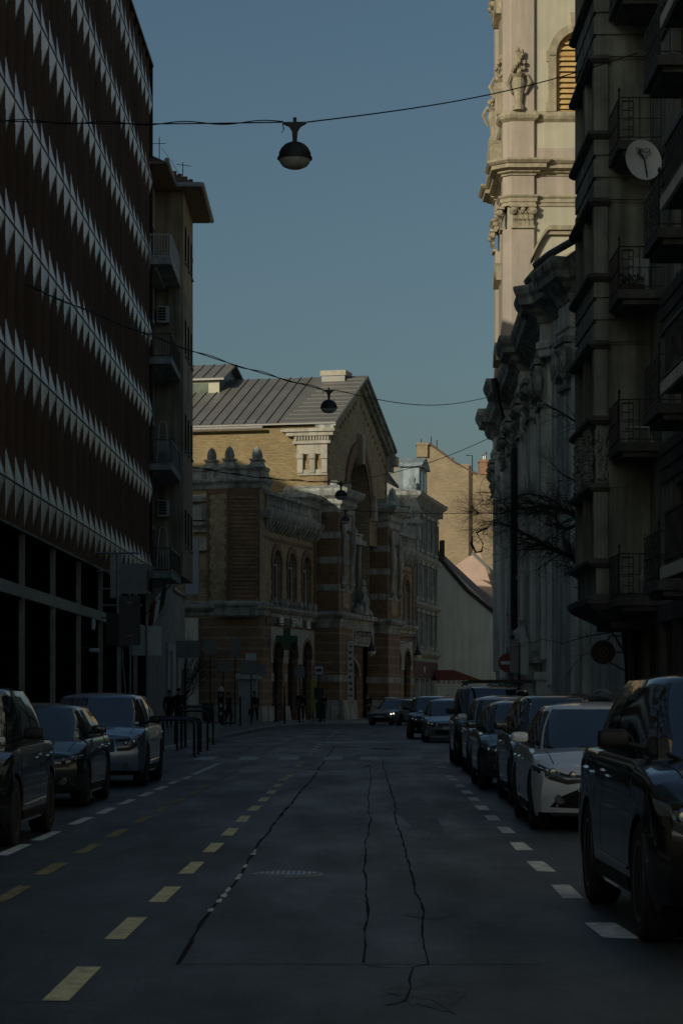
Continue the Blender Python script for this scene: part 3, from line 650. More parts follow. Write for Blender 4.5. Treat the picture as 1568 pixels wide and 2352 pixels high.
for k in range(15):
    b.box(ga-.02, ga+(.35 if k % 2 else .6), -.73, -.5, 13.5+k*.3, 13.79+k*.3); b.box(gc-(.35 if k % 2 else .6), gc+.02, -.73, -.5, 13.5+k*.3, 13.79+k*.3)
for s in (-1, 1):
    for k in range(11):
        u = gm+s*(8.0-k*.72); z = gtop(u)-.95; b.box(u-.2, u+.2, -.74, -.5, z-.12, z+.14)
b.build('gable_brick_trim', m_rbrick, MK)
b = MB(); b.pry([(gm-.28,asp+r*1.15-.5),(gm+.28,asp+r*1.15-.5),(gm+.42,asp+r*1.15+1.5),(gm-.42,asp+r*1.15+1.5)], -1.1, -.6)
for s in (-1, 1):
    b.pry([(gm+s*(r+.1),asp-.2),(gm+s*(r+1.1),asp-.2),(gm+s*(r+1.0),asp+.6),(gm+s*(r+.4),asp+1.5)], -1.05, -.6)
b.build('keystone', m_pstone, MK)
b = MB(); b.pry([(gm-r,7.9),(gm+r,7.9)] + [(gm+r*math.cos(math.pi*i/12), asp+1.15*r*math.sin(math.pi*i/12)) for i in range(13)], 1.0, 1.1); b.build('arch_glazing', m_dkfill, MK)  # black panel put in to paint the shade of the arch recess
b = MB()
for u in (gm-2, gm-.7, gm+.7, gm+2): b.box(u-.07, u+.07, .9, 1.0, 12.4, asp+2.6)
b.box(gm-r, gm+r, .9, 1.0, 13.6, 13.8); b.build('arch_glazing_bar', m_dframe, MK)
# raking cornice
b = MB()
for s in (-1, 1):
    L_ = (gc-ga)/2+.35; dz = (zp-zs)
    for o0, o1, t0, t1 in ((-.95,.0,.0,.2),(-1.2,.0,.2,.42),(-1.35,.0,.42,.52)):
        e = L_ if s < 0 else L_+.25
        b.pry([(gm+s*e, zs-.05+t0),(gm, zp+.05+t0),(gm, zp+.05+t1),(gm+s*e, zs-.05+t1)], o0, o1)
b.box(gc-.1, gc+.9, -1.4, 1.2, zs-.55, zs+.12); b.box(gc-.1, gc+.6, -1.1, .8, zs-.95, zs-.55); b.box(gc+.2, gc+.7, -1.2, -.8, zs+.1, zs+.9)
b.build('raking_cornice', m_stone, MK)
b = MB()                                              # pale corner entablature of the sunlit side
b.box(ga-.35, ga+.3, -1.0, 1.5, 17.75, 17.95); b.box(ga-.5, ga+.4, -1.2, 1.9, 18.25, 18.5); b.box(ga-.65, ga+.5, -1.35, 2.2, 18.5, 18.7); b.box(ga-.3, ga+.2, -.95, 1.4, 17.95, 18.25)
b.box(ga-.18, ga+.02, -.75, 1.25, 17.1, 17.75)
for y in (-.75, .05, .85): b.box(ga-.26, ga, y, y+.36, 15.9, 17.1); b.box(ga-.36, ga, y-.04, y+.4, 16.8, 17.15)
b.box(ga-.16, ga, -.75, 1.2, 15.75, 16.1)
for i in range(12): b.box(ga-.42, ga-.3, -.9+i*.19, -.8+i*.19, 17.98, 18.22)
b.build('corner_entablature', m_pstone, MK)
b = MB(); b.box(ga-.03, ga+.01, -.72, 1.2, 13.5, 13.75); b.box(ga-.03, ga+.01, -.72, 1.2, 14.1, 14.35); b.build('red_band', m_rbrick, MK)
b = MB(); ov = 30
for s in (-1, 1):
    e = (gc-ga)/2+.45; b.prx if 0 else None
    b.pry([(gm+s*e, zs+.48),(gm, zp+.56),(gm, zp+.66),(gm+s*e, zs+.58)], -1.38, ov)
b.mi = 1
for i in range(38):                                   # standing seams
    y = 2.5+i*.74
    b.pry([(gm-(gc-ga)/2-.45, zs+.58),(gm, zp+.66),(gm, zp+.73),(gm-(gc-ga)/2-.45, zs+.65)], y, y+.035)
for i in range(12):
    b.mi = 1; k = i/12; u = gm-((gc-ga)/2+.4)*(1-k); z = zs+.60+(zp-zs+.08)*k; b.box(u-.02, u+.02, -1.3, 2.3-1.2*k, z-.02, z+.05)
b.build('roof', [m_zinc, mat('dark_seam', (.13,.125,.11), .6, .2, .1)], MK)
b = MB()
for dz, du in ((.25,.5),(.42,.62)): b.tube([(ga-.45+du, 3.8, zs+.42+dz),(ga-.45+du, 30, zs+.42+dz)], .035)
for i in range(18): b.tube([(ga+.1, 4+i*1.45, zs+.5),(ga+.1, 4+i*1.45, zs+.9)], .03, 4)
b.build('snow_guard', m_grmetal, MK)
b = MB(); b.tube([(ga-.6,3.4,zs+.32),(ga-.6,30,zs+.32)], .12, 8)
b.tube([(ga-.55,16.3,zs+.2),(ga-.3,16.3,zs-.4),(ga-.2,16.3,zs-.9),(ga-.2,16.3,12.6)], .13, 8); b.build('gutter_pipe', mat('pale_zinc_pipe', (.42,.38,.32), .45, .5, .1), MK)
b = MB()
for i in range(4): b.lathe([(.16,0),(.16,.25),(.2,.25),(.0,.4)], (gm-1.2, 2.6+i*1.4, zp-.25), 8)
b.build('roof_vent', m_grmetal, MK)
b = MB(); b.box(gm-1.0, gm+.7, .0, 1.6, zp-.4, zp+.6); b.mi = 1; b.box(gm-1.08, gm+.78, -.08, 1.68, zp+.6, zp+.95); b.build('roof_block', [m_zinc, m_pstone], MK)
# dormer on the roof at the left
L0_, L1_, W_l = 8.3, 24, 2.5; el_, rl_ = 23.0, 24.15
b = MB(); b.box(gm-W_l, gm+W_l, L0_, L1_, 20.9, el_); b.pry([(gm-W_l,el_),(gm,rl_-.1),(gm+W_l,el_)], L0_, L1_); b.build('dormer', mat('blue_zinc', (.2,.25,.27), .5, .3, .1), MK)
b = MB(); b.pry([(gm-W_l-.5,el_-.15),(gm,rl_),(gm+W_l+.5,el_-.15),(gm+W_l+.5,el_-.02),(gm,rl_+.14),(gm-W_l-.5,el_-.02)], L0_-.45, L1_); b.mi = 1
for i in range(16): b.pry([(gm-W_l-.5,el_-.02),(gm,rl_+.14),(gm,rl_+.2),(gm-W_l-.5,el_+.05)], L0_+.3+i*.74, L0_+.335+i*.74)
b.build('dormer_roof', [m_zinc, MATS['dark_seam']], MK)
b = MB()
for i in range(9): b.box(gm-W_l+.3+i*.55, gm-W_l+.35+i*.55, L0_-.05, L0_, 21.6, el_)
b.build('dormer_seam', MATS['blue_zinc'], MK)
wf = MB(); wf.box(gm-W_l-.1, gm-W_l, L0_-.02, L0_+2.9, 21.55, el_-.16)
wo = wf.build('dormer_window', mat('cream_frame', (.5,.47,.33), .6, 0, .1), MK); g = MB(); g.box(gm-W_l-.13, gm-W_l-.11, L0_+.75, L0_+2.5, 21.7, 22.7); g.build('pane', mat('greenish_pane', (.12,.15,.11), .1, 0, .5, 1.2), wo)
# portal pylons and recess
b = MB()
for a, c in ((12,15.6),(26.4,30.2)):
    b.box(a, c, -1.45, .9, ZB, 13.6)
b.box(15.4, 26.6, 1.3, 1.7, ZB, 19)
b.build('portal_pylon', m_rbrick, MK)
b = MB()
for a, c in ((12,15.6),(26.4,30.2)):
    for z in (8.35, 10.1, 11.7): b.box(a-.04, c+.04, -1.5, .9, z, z+.42)
    pth = [(a,2),(a,-1.45),(c,-1.45),(c,2)]
    b.sweep(pth, [(0,13.3),(.12,13.4),(.12,13.75),(.3,13.9),(.3,14.2),(.6,14.4),(.75,14.7),(.75,14.85),(0,15.1)]); b.box(a, c, -1.45, .9, 13.5, 15.0)
    b.box(a+.9, a+2.7, -1.62, -1.4, 12.3, 13.2); b.box(a+.25, c-.25, -1.3, .8, 15, 15.4)
    for u in (a+.5, c-.9): b.tube([(u+.2,-1.6,12.9),(u+.2,-1.75,11.2),(u+.2,-1.6,9.2)], [.12,.2,.09], 6); b.lathe([(.1,8.5),(.3,8.8),(.12,9.3)], (u+.2,-1.6,0), 8)
b.box(9.3, 12.05, -.2, 4, 12.7, 13.9); b.sweep([(12,8),(8.9,8),(8.9,-.3),(12,-.3)], [(0,13.9),(.3,14.1),(.3,14.3),(0,14.4)])
b.build('pylon_cornice', m_stone, MK)
b = MB()
for a, c in ((12,15.6),(26.4,30.2)):
    b.box(a+1.0, c-1.0, -1.52, -1.4, 7.3, 8.3); b.box(a+1.0, c-1.0, -1.52, -1.4, 8.8, 10.0); b.box(a+1.0, c-1.0, -1.52, -1.4, 10.55, 11.6)
b.build('pylon_panel', m_yshade, MK)
# central stone centrepiece
b = MB(); u0, u1 = 18.4, 22.6
b.box(u0, u1, -.6, 1.3, ZB+.6, 7.9); b.box(17.3, 24.0, -1.0, .3, 5.0, 6.9); b.box(17.1, 24.2, -1.25, .3, 6.75, 7.05)
for u in (u0+.25, (u0+u1)/2, u1-.25): b.lathe([(.2,7.9),(.17,8.2),(.15,11.4),(.24,11.7),(.24,11.85)], (u,-.35,0), 8)
b.box(u0-.3, u1+.3, -.8, 1.3, 11.85, 12.15); b.box(u0, u1, -.5, 1.3, 12.1, 12.5); b.box(u0-.1, u1+.1, -.6, 1.3, 12.5, 12.65)
b.box(u0-.05, u1+.05, .0, .4, 7.9, 11.85)
b.lathe([(.8,12.65),(.5,13.1),(.6,13.5),(.5,14.0)], ((u0+u1)/2-.6,-.1,0), 12)
b.build('centrepiece', m_stone, MK)
b = MB()
for u in ((u0*3+u1)/4, (u0+u1*3)/4): p = [(u-.7,8.0),(u+.7,8.0)] + [(u+.7*math.cos(math.pi*i/8), 10.8+.7*math.sin(math.pi*i/8)) for i in range(9)]; b.pry(p, -.04, .02)
b.build('lancet_window', m_pane, MK)
b = MB(); random.seed(3)                              # carved figure group over the door
for i in range(26):
    x = 20.6+random.gauss(0, .75); z = 7.1+random.random()*1.3*max(.2, 1-abs(x-20.6)/2.2)
    b.lathe([(.02,-.28),(.2,-.12),(.24,.06),(.12,.28),(.02,.36)], (x, -1.0-random.random()*.25, z), 7)
b.tube([(20.6,-1.0,7.1),(20.6,-1.05,8.4),(20.65,-1.05,9.0)], [.5,.32,.2], 8); b.lathe([(.02,9.0),(.17,9.1),(.2,9.28),(.13,9.45),(.02,9.5)], (20.65,-1.05,0), 8)
b.tube([(20.3,-1.05,8.5),(19.9,-1.2,8.2),(19.6,-1.3,8.6)], [.14,.1,.07], 6); b.tube([(21,-1.05,8.5),(21.4,-1.2,8.1),(21.5,-1.3,7.7)], [.14,.1,.07], 6)
b.build('carved_group', m_stone, MK, True)
for u in (19.6, ):                                     # pale figure standing high in the arch
    b = MB(); z = 13.9
    b.lathe([(.42,0),(.36,.5),(.3,.9),(.34,1.35),(.3,1.55),(.1,1.66),(.16,1.76),(.18,1.9),(.1,2.05),(.02,2.08)], (20.0,-.2,z), 10); b.tube([(19.7,-.2,z+1.45),(19.45,-.4,z+1.0),(19.7,-.5,z+.8)], [.11,.09,.07], 6); b.tube([(20.3,-.2,z+1.45),(20.6,-.4,z+1.05),(20.4,-.5,z+.8)], [.11,.09,.07], 6); b.build('figure', mat('pale_statue', (.55,.56,.52), .9, 0, .3, 5), MK, True)
b = MB(); b.pry([(17.6,.14),(24.0,.14),(24.0,3.4)] + [(20.8+3.2*math.cos(math.pi*i/10), 3.0+1.3*math.sin(math.pi*i/10)) for i in range(1,10)] + [(17.6,3.4)], .2, .29); do_ = b.build('portal_door', m_dframe, MK)
b = MB(); 
for i in range(7): b.box(17.9+i*.95, 18.0+i*.95, .14, .2, .3, 3.4)
b.box(17.6, 24, .12, .2, 3.0, 3.15); b.build('door_panel', m_dkmetal, do_)
b = MB(); b.archring(20.8, 3.0, 3.2, 3.6, .0, .3, 12, .42); b.build('portal_arch', m_pstone, MK)
b = MB(); b.box(17.5, 23.8, -1.08, -1.0, 5.2, 6.4); b.box(18.0, 23.3, -1.12, -1.07, 5.45, 6.15); b.build('name_panel', m_stone, MK)
text('VÁSÁRCSARNOK', .55, 'lettering', m_dkmetal, MK, (20.65,-1.13,5.78), (R(90),0,0), .01, 1.05)
# belt ornaments above windows
b = MB(); random.seed(5)
for u in [x+d for x in LW+RW for d in (-1.3, 0, 1.3)]: b.lathe([(.12,ZB+.25),(.2,ZB+.45),(.05,ZB+.75)], (u,-.2,0), 6); b.prx([(-.3,ZB+.2),(0,ZB+.2),(0,ZB+.6)], u-.1, u+.1)
b.build('belt_ornament', m_stone, MK)
# shop signs
text('SPAR', .75, 'shop_lettering', mat('sign_white', (.7,.7,.66), .6, 0, .05), MK, (6.6,-.12,6.1), (R(90),0,0), .05, 1.5)
b = MB(); b.prz([(9.1,-.16),(9.9,-.16),(9.9,-.08),(9.1,-.08)], 5.85, 6.35); b.prz([(2.4,-.2),(3.2,-.2),(3.2,-.1),(2.4,-.1)], 5.9, 6.4); b.build('shop_emblem', MATS['sign_white'], MK)
b = MB(); b.box(-.2, 11.5, -.06, -.01, 5.85, 6.3) ; b.build('sign_board', mat('dark_sign_board', (.07,.055,.05), .7, 0, .2), MK)
q = thing('pharmacy_cross', 'dark green cross sign on a curved bracket over the first shop arch', 'sign', (0,0,0)); q.parent = None
def mk(u, y, z=0): v = Matrix.Rotation(math.atan2(.972,.236), 3, 'Z') @ Vector((u, y, 0)); return (v.x-4.43, v.y+143, z)
q.location = mk(1.3, -.9, 5.0)
b = MB(); b.pry([(-.22,-.65),(.22,-.65),(.22,-.22),(.65,-.22),(.65,.22),(.22,.22),(.22,.65),(-.22,.65),(-.22,.22),(-.65,.22),(-.65,-.22),(-.22,-.22)], -.1, .1); b.build('cross_panel', mat('dark_green_sign', (.012,.09,.05), .4, 0, .1), q)
b = MB(); b.tube([(-.0,0,.65),(-.2,.3,.95),(-.9,.4,.9),(-1.0,.5,.2)], .03); b.build('bracket', m_dkmetal, q)
for u, lab in ((16.0, 'left vertical white banner with dark lettering beside the market portal'), (31.4, 'right vertical white banner with dark lettering past the market portal')):
    q = thing('banner', lab, 'banner', mk(u-1.9, -1.75 if u < 20 else -.25), 0, 'vertical banners on the market hall')
    bz = (1.2, 5.2) if u < 20 else (.9, 5.0)
    b = MB(); b.box(-.2, .2, -.03, .03, *bz); b.build('cloth', mat('banner_white', (.62,.64,.62), .8, 0, .08), q)
    b = MB(); b.tube([(-.24,0,bz[1]),(.24,0,bz[1])], .03); b.tube([(-.24,0,bz[0]),(.24,0,bz[0])], .03); b.tube([(0,.04,bz[1]),(0,.5,bz[1])], .02); b.build('rod', m_dkmetal, q)
    b = MB(); random.seed(int(u))
    for k in range(9):                                # letters too small to read: blocks of strokes
        z = bz[1]-.35-k*.4
        for s_ in range(3): x = random.choice((-.12,-.05,.03)); b.box(x, x+.06, -.04, -.031, z-.1, z+.1)
        b.box(-.11, .1, -.04, -.0315, z-.02, z+.03)
    b.build('lettering', m_dkmetal, q)
for u, lab in ((18.2, 'lantern on a scrolled bracket before the market portal'), (33.0, 'lantern on a scrolled bracket past the market portal')):
    q = thing('bracket_lantern', lab, 'lantern', mk(u, -2.2, 5.6), 0, 'bracket lanterns on the market hall')
    b = MB(); b.tube([(0,0,0),(-.1,0,.25),(-.9,.3,.3),(-1.6,.5,.1),(-1.6,.5,-.5)], .035); b.tube([(-.2,.1,.25),(-.7,.3,-.05),(-1.6,.5,-.3)], .02); b.build('bracket', m_dkmetal, q)
    b = MB(); b.lathe([(.03,0),(.06,-.3),(.1,-.55),(.3,-.95),(.32,-1.0),(.05,-1.0)], n=10); b.build('shade', m_dkmetal, q)
    b = MB(); b.lathe([(.27,-1.0),(.25,-1.15),(.12,-1.28),(.02,-1.3)], n=10); b.build('globe', m_white, q)

# ------------------------------------------------------------------ grey town house beyond the market
GB = thing('town_house', 'narrow blue grey stuccoed town house with balustrade gable beside the market hall', 'building', (5.45, 186, 0), math.atan2(.985, .17))
b = MB(); us = [1.6, 4.4, 7.2, 10.0, 12.8]
m_gb = mat('blue_grey_stucco', (.38,.45,.46), .9, 0, .25, 1, .2, 15, .4)
b.wall(0, 14.6, .12, 17.0, 0, [(u,1.2,zb,zb+2.4,False) for u in us for zb in (5.6,9.4,13.2)], .3); b.box(0,.4,.3,11,.12,17); b.box(14.2,14.6,.3,11,.12,17); b.box(0,14.6,10.8,11,.12,17); b.build('wall', m_gb, GB)
for u in us:
    for zb in (5.6,9.4,13.2): window(GB, u, 0, zb, 1.2, 2.4, False, mat('blue_white_frame', (.4,.48,.5), .7, 0, .1), rev=.12)
b = MB()
for u in us:
    for zb in (5.6,9.4,13.2): b.box(u-.85, u+.85, -.28, 0, zb+2.6, zb+2.85); b.box(u-.8,u-.62,-.12,0,zb,zb+2.6); b.box(u+.62,u+.8,-.12,0,zb,zb+2.6); b.box(u-.85,u+.85,-.22,0,zb-.2,zb)
for z in (5.0, 8.8, 12.5): b.sweep([(0,4),(0,0),(14.6,0)], [(0,z-.3),(.2,z-.2),(.4,z),(.4,z+.12),(0,z+.2)])
b.sweep([(0,6),(0,0),(14.6,0),(14.6,6)], [(0,16.2),(.15,16.3),(.3,16.8),(.7,17.1),(.8,17.35),(0,17.6)])
for i in range(15): b.box(.2+i, .45+i, -.5, 0, 16.3, 16.85)
b.build('cornice', m_stone, GB)
b = MB(); b.box(0, 14.6, .2, 11, 17, 17.3); b.mi = 1; b.prx([(.4,17.3),(3,18.6),(10,18.9),(11,17.3)], .2, 14.4); b.build('roof', [m_stone, m_zinc], GB)
dg = MB(); dg.box(3.0, 7.5, -.1, 1.5, 17.3, 19.6); dg.pry([(2.7,19.6),(7.8,19.6),(7.2,19.95),(5.25,20.5),(3.3,19.95)], -.35, 1.5); dg.box(2.2,3.0,0,.6,17.3,18.3); dg.box(7.5,8.3,0,.6,17.3,18.3); dg.lathe([(.4,17.4),(.5,17.8),(.2,18.1),(.28,18.4),(.05,18.7)], (.6,.1,0), 8); d_ = dg.build('dormer', m_gb, GB)
g = MB(); g.box(3.8, 4.9, -.13, -.1, 17.8, 19.3); g.box(5.6, 6.7, -.13, -.1, 17.8, 19.3); g.build('dormer_window', m_pane, d_)
b = MB(); b.box(.5, 14, -.12, .0, 3.1, 4.4); b.build('shop_board', mat('dark_maroon_board', (.05,.02,.022), .7, 0, .2), GB)
b = MB(); b.lathe([(.25,0),(.25,.04)], (5.5,-.2,3.75), 12, 'y'); b.build('shop_emblem', MATS['sign_white'], GB)
b = MB()
for u in (1.5,4.5,7.5,10.5): b.box(u, u+2, -.03, .02, .12, 3.0)
b.build('shop_glazing', m_pane, GB)
q = thing('awning', 'dark red scalloped awning over a shop door beyond the market', 'awning', (9.0, 198, 2.6))
b = MB(); b.poly((-1.6,0,1.2),(.2,0,1.2),(2.4,-1.4,.35),(-1.2,-1.4,.35)); b.poly((.2,0,1.2),(2.4,0,.35),(2.4,-1.4,.35)); b.poly((-1.6,0,1.2),(-1.2,-1.4,.35),(-1.6,0,.35)); ca = b.build('canopy', mat('red_brown_canvas', (.2,.05,.03), .85, 0, .2), q)
b = MB()
for i in range(9): b.prx([(-1.42,.35),(-1.40,.35),(-1.40,.1),(-1.42,.1)], -1.2+i*.4, -.98+i*.4)
for i in range(4): b.pry([(2.38,.35),(2.4,.35),(2.4,.1),(2.38,.1)], -1.4+i*.4, -1.18+i*.4)
b.build('valance', mat('pale_canvas', (.4,.33,.26), .85), ca)
b = MB(); b.tube([(-1.2,-1.4,.35),(-1.2,0,.2)], .03); b.tube([(2.4,-1.4,.35),(2.4,0,.2)], .03); b.build('arm', m_dkmetal, q)

# ------------------------------------------------------------------ white gable house, pink gable, sunlit firewall
q = thing('gable_house', 'pale plastered windowless gable wall with brown roof slanting down to the right', 'building', (7.6, 205, 0))
b = MB(); b.pry([(-.5,.1),(9,.1),(9,7.9),(8,7.9),(5.9,8.35),(.35,13.85),(-.5,14.2)], .0, .5); b.build('wall', m_white, q)
b = MB()
m_broof = mat('purple_brown_roof', (.15,.105,.095), .8, 0, .25, 1.2)
b.add([(-.2,.0,14.3),(.35,0,13.85),(5.9,0,8.3),(8,0,7.9),(8,9,8.6),(6.4,9,9.6),(.9,9,14.7),(-.2,9,15)], [(0,1,6,7),(1,2,5,6),(2,3,4,5)]); b.mi = 1; b.tube([(-.2,-.08,14.2),(.35,-.08,13.8),(3,-.08,10.7),(5.9,-.08,8.3),(8.4,-.08,7.8)], .17, 6)
for i in range(7):
    x = .9+i*.85; z = 13.85-(x-.35)*1.0; b.tube([(x,0,z+.05),(x+.5,9,z+.9)], .04, 4)
b.build('roof', [m_broof, mat('dark_verge', (.05,.042,.04), .8)], q)
b = MB(); b.box(-.2, .7, 1.5, 3.0, 13, 16.2); b.box(.8, 1.2, 1.5, 3, 13, 15.0); b.build('chimney', mat('sooty_chimney', (.09,.08,.07), .9, 0, .4, 3, .3), q)
q = thing('pink_house', 'small pinkish plastered gable in sunlight above the brown roof', 'building', (10.0, 221, 0))
b = MB(); b.pry([(-.6,.1),(9,.1),(9,7.6),(4.4,9.8),(2.6,14.9),(1.7,14.5),(-.6,13.0)], 0, 8); b.build('wall', mat('pink_plaster', (.6,.42,.33), .9, 0, .1, 1), q)
b = MB(); b.tube([(1.9,-.1,14.8),(3.2,-.1,13.6),(6.0,-.1,10.7)], .15); b.poly((3.4,-.3,12.8),(5.0,-.3,12.4),(5.4,-.3,10.9),(4.6,-.3,11.3)); b.poly((-.5,-.2,12.7),(0.1,-.2,12.9),(7,-.2,9.0),(7,-.2,7.3)); b.build('roof_edge', mat('slate_flashing', (.2,.22,.2), .7, 0, .2), q)
m_tst = mat('town_stone', (.36,.37,.34), .9, 0, .35, 1.6, .25, 18, .5)
FW = thing('firewall_house', 'tall tenement with bare sunlit brick firewall and chimneys far down the street', 'building', (7.1, 232, 0))
def fp(x, y): v = P(x, y, 232); return (v.x-7.1, v.z)
b = MB(); out = [fp(*q_) for q_ in ((958,1400),(958,1055),(964,1028),(988,1020),(1047,1066),(1078,1066),(1082,1085),(1150,1118),(1150,1400))]
b.pry([(out[0][0],.1)] + out[1:-1] + [(out[-1][0],.1)], 0, 14); b.build('firewall', m_fire, FW)
b = MB(); x0 = fp(1079,0)[0]; b.box(x0-.16, x0+.12, -.14, -.005, 12, fp(0,1070)[1]); b.build('flue_shadow_gap', mat('soot_streak', (.09,.06,.035), .9, 0, .2), FW)  # dark strip coloured in as the shade beside the chimney breast
b = MB(); x0, x1 = fp(1046,0)[0], fp(1078,0)[0]; b.box(x0, x1, -.12, 0, 12, fp(0,1068)[1]); b.build('chimney_breast', m_fire, FW)
def chim(x0, x1, yt, yb, dy=0, mm=None):
    a, c = fp(x0, yt), fp(x1, yb); b = MB(); b.box(a[0], c[0], dy, dy+1.6, c[1], a[1]); b.box(a[0]-.08, c[0]+.08, dy-.08, dy+1.68, a[1]-.25, a[1]-.1); return b.build('chimney', mm or m_chim, FW)
m_chim = brick('orange_chimney_brick', (.42,.2,.1), (.34,.16,.08), (.35,.25,.17), .3, .16, .02)
chim(957, 981, 1017, 1050, -.3, m_fire); chim(1100, 1126, 1056, 1090, -.4); chim(900, 936, 1045, 1090, 5); chim(880, 905, 1075, 1120, 3); chim(898, 921, 1139, 1170, -22); chim(1096, 1132, 1090, 1130, -.2, m_fire)
b = MB()
for x, yt, yb in ((1110,1040,1060),(1114,1036,1060),(1133,1062,1120),(1138,1070,1128),(1128,1058,1100),(1143,1080,1130)): a, c = fp(x, yt), fp(x, yb); b.lathe([(.12,c[1]),(.12,a[1]-.3),(.2,a[1]-.2),(.1,a[1])], (a[0],.2,0), 8)
a, c = fp(893,1010), fp(893,1065); b.tube([(a[0],3,a[1]),(c[0],3,c[1])], .1); b.build('flue_pipe', m_grmetal, FW)
b = MB(); a, c = fp(1084,1046), fp(1084,1090); b.tube([(a[0]-.6,0,a[1]),(a[0],0,a[1]),(c[0],0,c[1])], .05, 4); 
for x, y in ((967,1020),(990,1014),(1003,1022),(1040,1062)): a = fp(x, y); b.tube([(a[0],.2,a[1]-.5),(a[0],.2,a[1]+.5)], .04, 4)
b.build('antenna', m_dkmetal, FW)
b = MB(); e = [fp(*q_) for q_ in ((985,1019),(1047,1065),(1082,1084),(1150,1116))]
b.tube([(p_[0], -.05, p_[1]+.03) for p_ in e], .12, 5); b.build('coping', mat('coping_tile', (.17,.11,.08), .85, 0, .3, 3), FW)
# low lit buildings between market and firewall
q = thing('attic_house', 'sunlit zinc clad attic with small brick gable between market roof and grey town house', 'building', (4.2, 202, 0))
def ap(x, y): v = P(x, y, 202); return (v.x-4.2, v.z)
b = MB(); b.pry([(ap(870,0)[0],.1), ap(870,1078), ap(945,1072), (ap(945,0)[0],.1)], 0, 5); b.build('attic_wall', mat('pale_zinc_sheet', (.34,.34,.3), .4, .4, .25, .6), q)
b = MB(); b.pry([(ap(862,0)[0],.1), ap(862,1108), ap(878,1126), ap(906,1160), ap(906,1400), ], -6, -.5); b.build('gable_wall', mat('sandy_render', (.42,.33,.2), .9, 0, .3, 1.5, .3), q)
b = MB(); e = [ap(864,1085), ap(906,1140), ap(936,1182)]; b.tube([(p_[0], -6.2, p_[1]) for p_ in e], .35, 5); b.build('roof_edge', m_dkmetal, q)
b = MB(); b.box(ap(866,0)[0], ap(936,0)[0], -8, -6.1, 6, ap(0,1182)[1]); b.build('lower_wall', m_grplas, q)
# ------------------------------------------------------------------ baroque church
def capital(b, cx, cy, z0, z1, w_, nx, ny, ionic=False):
    """leafy capital on a pilaster of width w_, facing (nx, ny)"""
    tx, ty = -ny, nx; H = z1-z0
    def pt(u, o, z): return (cx+tx*u+nx*o, cy+ty*u+ny*o, z)
    def bx(u0, u1, o0, o1, za, zb):
        v = [pt(u,o,z) for z in (za,zb) for u, o in ((u0,o0),(u1,o0),(u1,o1),(u0,o1))]; b.add(v, [(0,3,2,1),(4,5,6,7),(0,1,5,4),(1,2,6,5),(2,3,7,6),(3,0,4,7)])
    bx(-w_*.62, w_*.62, -.1, .3, z1-H*.12, z1); bx(-w_*.55, w_*.55, -.1, .14, z0-.05, z0+.07)
    if not ionic:
        for row, (za, k) in enumerate(((z0+.05,5),(z0+H*.33,4),(z0+H*.52,3))):
            for i in range(k):
                u = (i-(k-1)/2)*w_/k; h = H*.36; ww = w_/k*.42
                v = [pt(u-ww,.02,za),pt(u+ww,.02,za),pt(u+ww*1.1,.1,za+h*.6),pt(u-ww*1.1,.1,za+h*.6),pt(u+ww*.6,.24,za+h),pt(u-ww*.6,.24,za+h),pt(u,.2,za+h*.72),pt(u,.03,za+h)]
                b.add(v, [(0,1,2,3),(3,2,4,5),(5,4,6),(3,5,7),(2,4,7),(0,3,7),(1,2,7)])
    for s in (-1, 1):                                 # volutes: short scrolls
        c = pt(s*w_*.48, .16, z1-H*(.28 if not ionic else .5)); rr = H*(.15 if not ionic else .36)
        for r_, t in ((rr, .12), (rr*.6, .17), (rr*.3, .22)):
            n = 10; v = []
            for o in (-t, t):
                for i in range(n): a = 2*math.pi*i/n; v.append((c[0]+tx*r_*math.cos(a)+nx*o, c[1]+ty*r_*math.cos(a)+ny*o, c[2]+r_*math.sin(a)))
            b.add(v, [tuple(range(n)), tuple(range(n,2*n))[::-1]] + [(i,(i+1)%n,n+(i+1)%n,n+i) for i in range(n)])
    c = pt(0, .2, z1-H*.25); b.lathe([(.02,-H*.13),(H*.12,0),(.02,H*.13)], c, 7)

CHU = thing('church', 'baroque church in shade with giant pilasters and heavy broken cornice', 'church', (0,0,0))
def cx_(Y): return 8.2 + .9*(Y-94.7)/45.3
segs = [(94.7,96.4,.4),(100.6,102.4,.5),(107.3,109.2,.55),(114,116,.6),(121.5,123.4,.55),(134,136.5,.5),(138.2,140,.35)]
def plan(base, extra=0):
    segs = [(94.7,96.4,.3),(107.3,109.2,.5),(121.5,123.4,.5),(134,136.5,.45)]
    pts = [(20, 141.5), (cx_(140)-base+ .2, 141.5), ]
    Y = 140
    for a, c, o in sorted(segs, reverse=True):
        if c < Y: pts += [(cx_(Y)-base, Y), (cx_(c)-base, c)]
        pts += [(cx_(c)-o-base, c), (cx_(a)-o-base, a)]; Y = a
    X = cx_(94.7)
    pts += [(X-base-.45, 94.0), (X-.05, 93.6), (8.55, 90.6), (8.15, 90.3), (8.4, 88.5), (8.9, 88.7), (9.8, 83.4), (26, 83.4)]
    out = [pts[0]]
    for p in pts[1:]:
        if (Vector(p)-Vector(out[-1])).length > .02: out.append(p)
    return out
pl = plan(0)
b = MB()
wallpl = [(26,83.4),(26,141),(cx_(140),141),(cx_(94.9),94.6),(8.15,93.5),(8.6,90.5),(8.9,88.7),(9.8,83.4)]
b.prz(wallpl, .1, 17.0); b.build('wall', m_chgrey, CHU)
b = MB()
for a, c, o in segs:
    p = [(cx_(a)-o,a),(cx_(c)-o,c),(cx_(c)+.1,c),(cx_(a)+.1,a)]; b.prz(p, 3.0, 14.8)
    p = [(cx_(a)-o*.5,a-.35),(cx_(c)-o*.5,c+.35),(cx_(c)+.1,c+.35),(cx_(a)+.1,a-.35)]; b.prz(p, 2.0, 14.8)
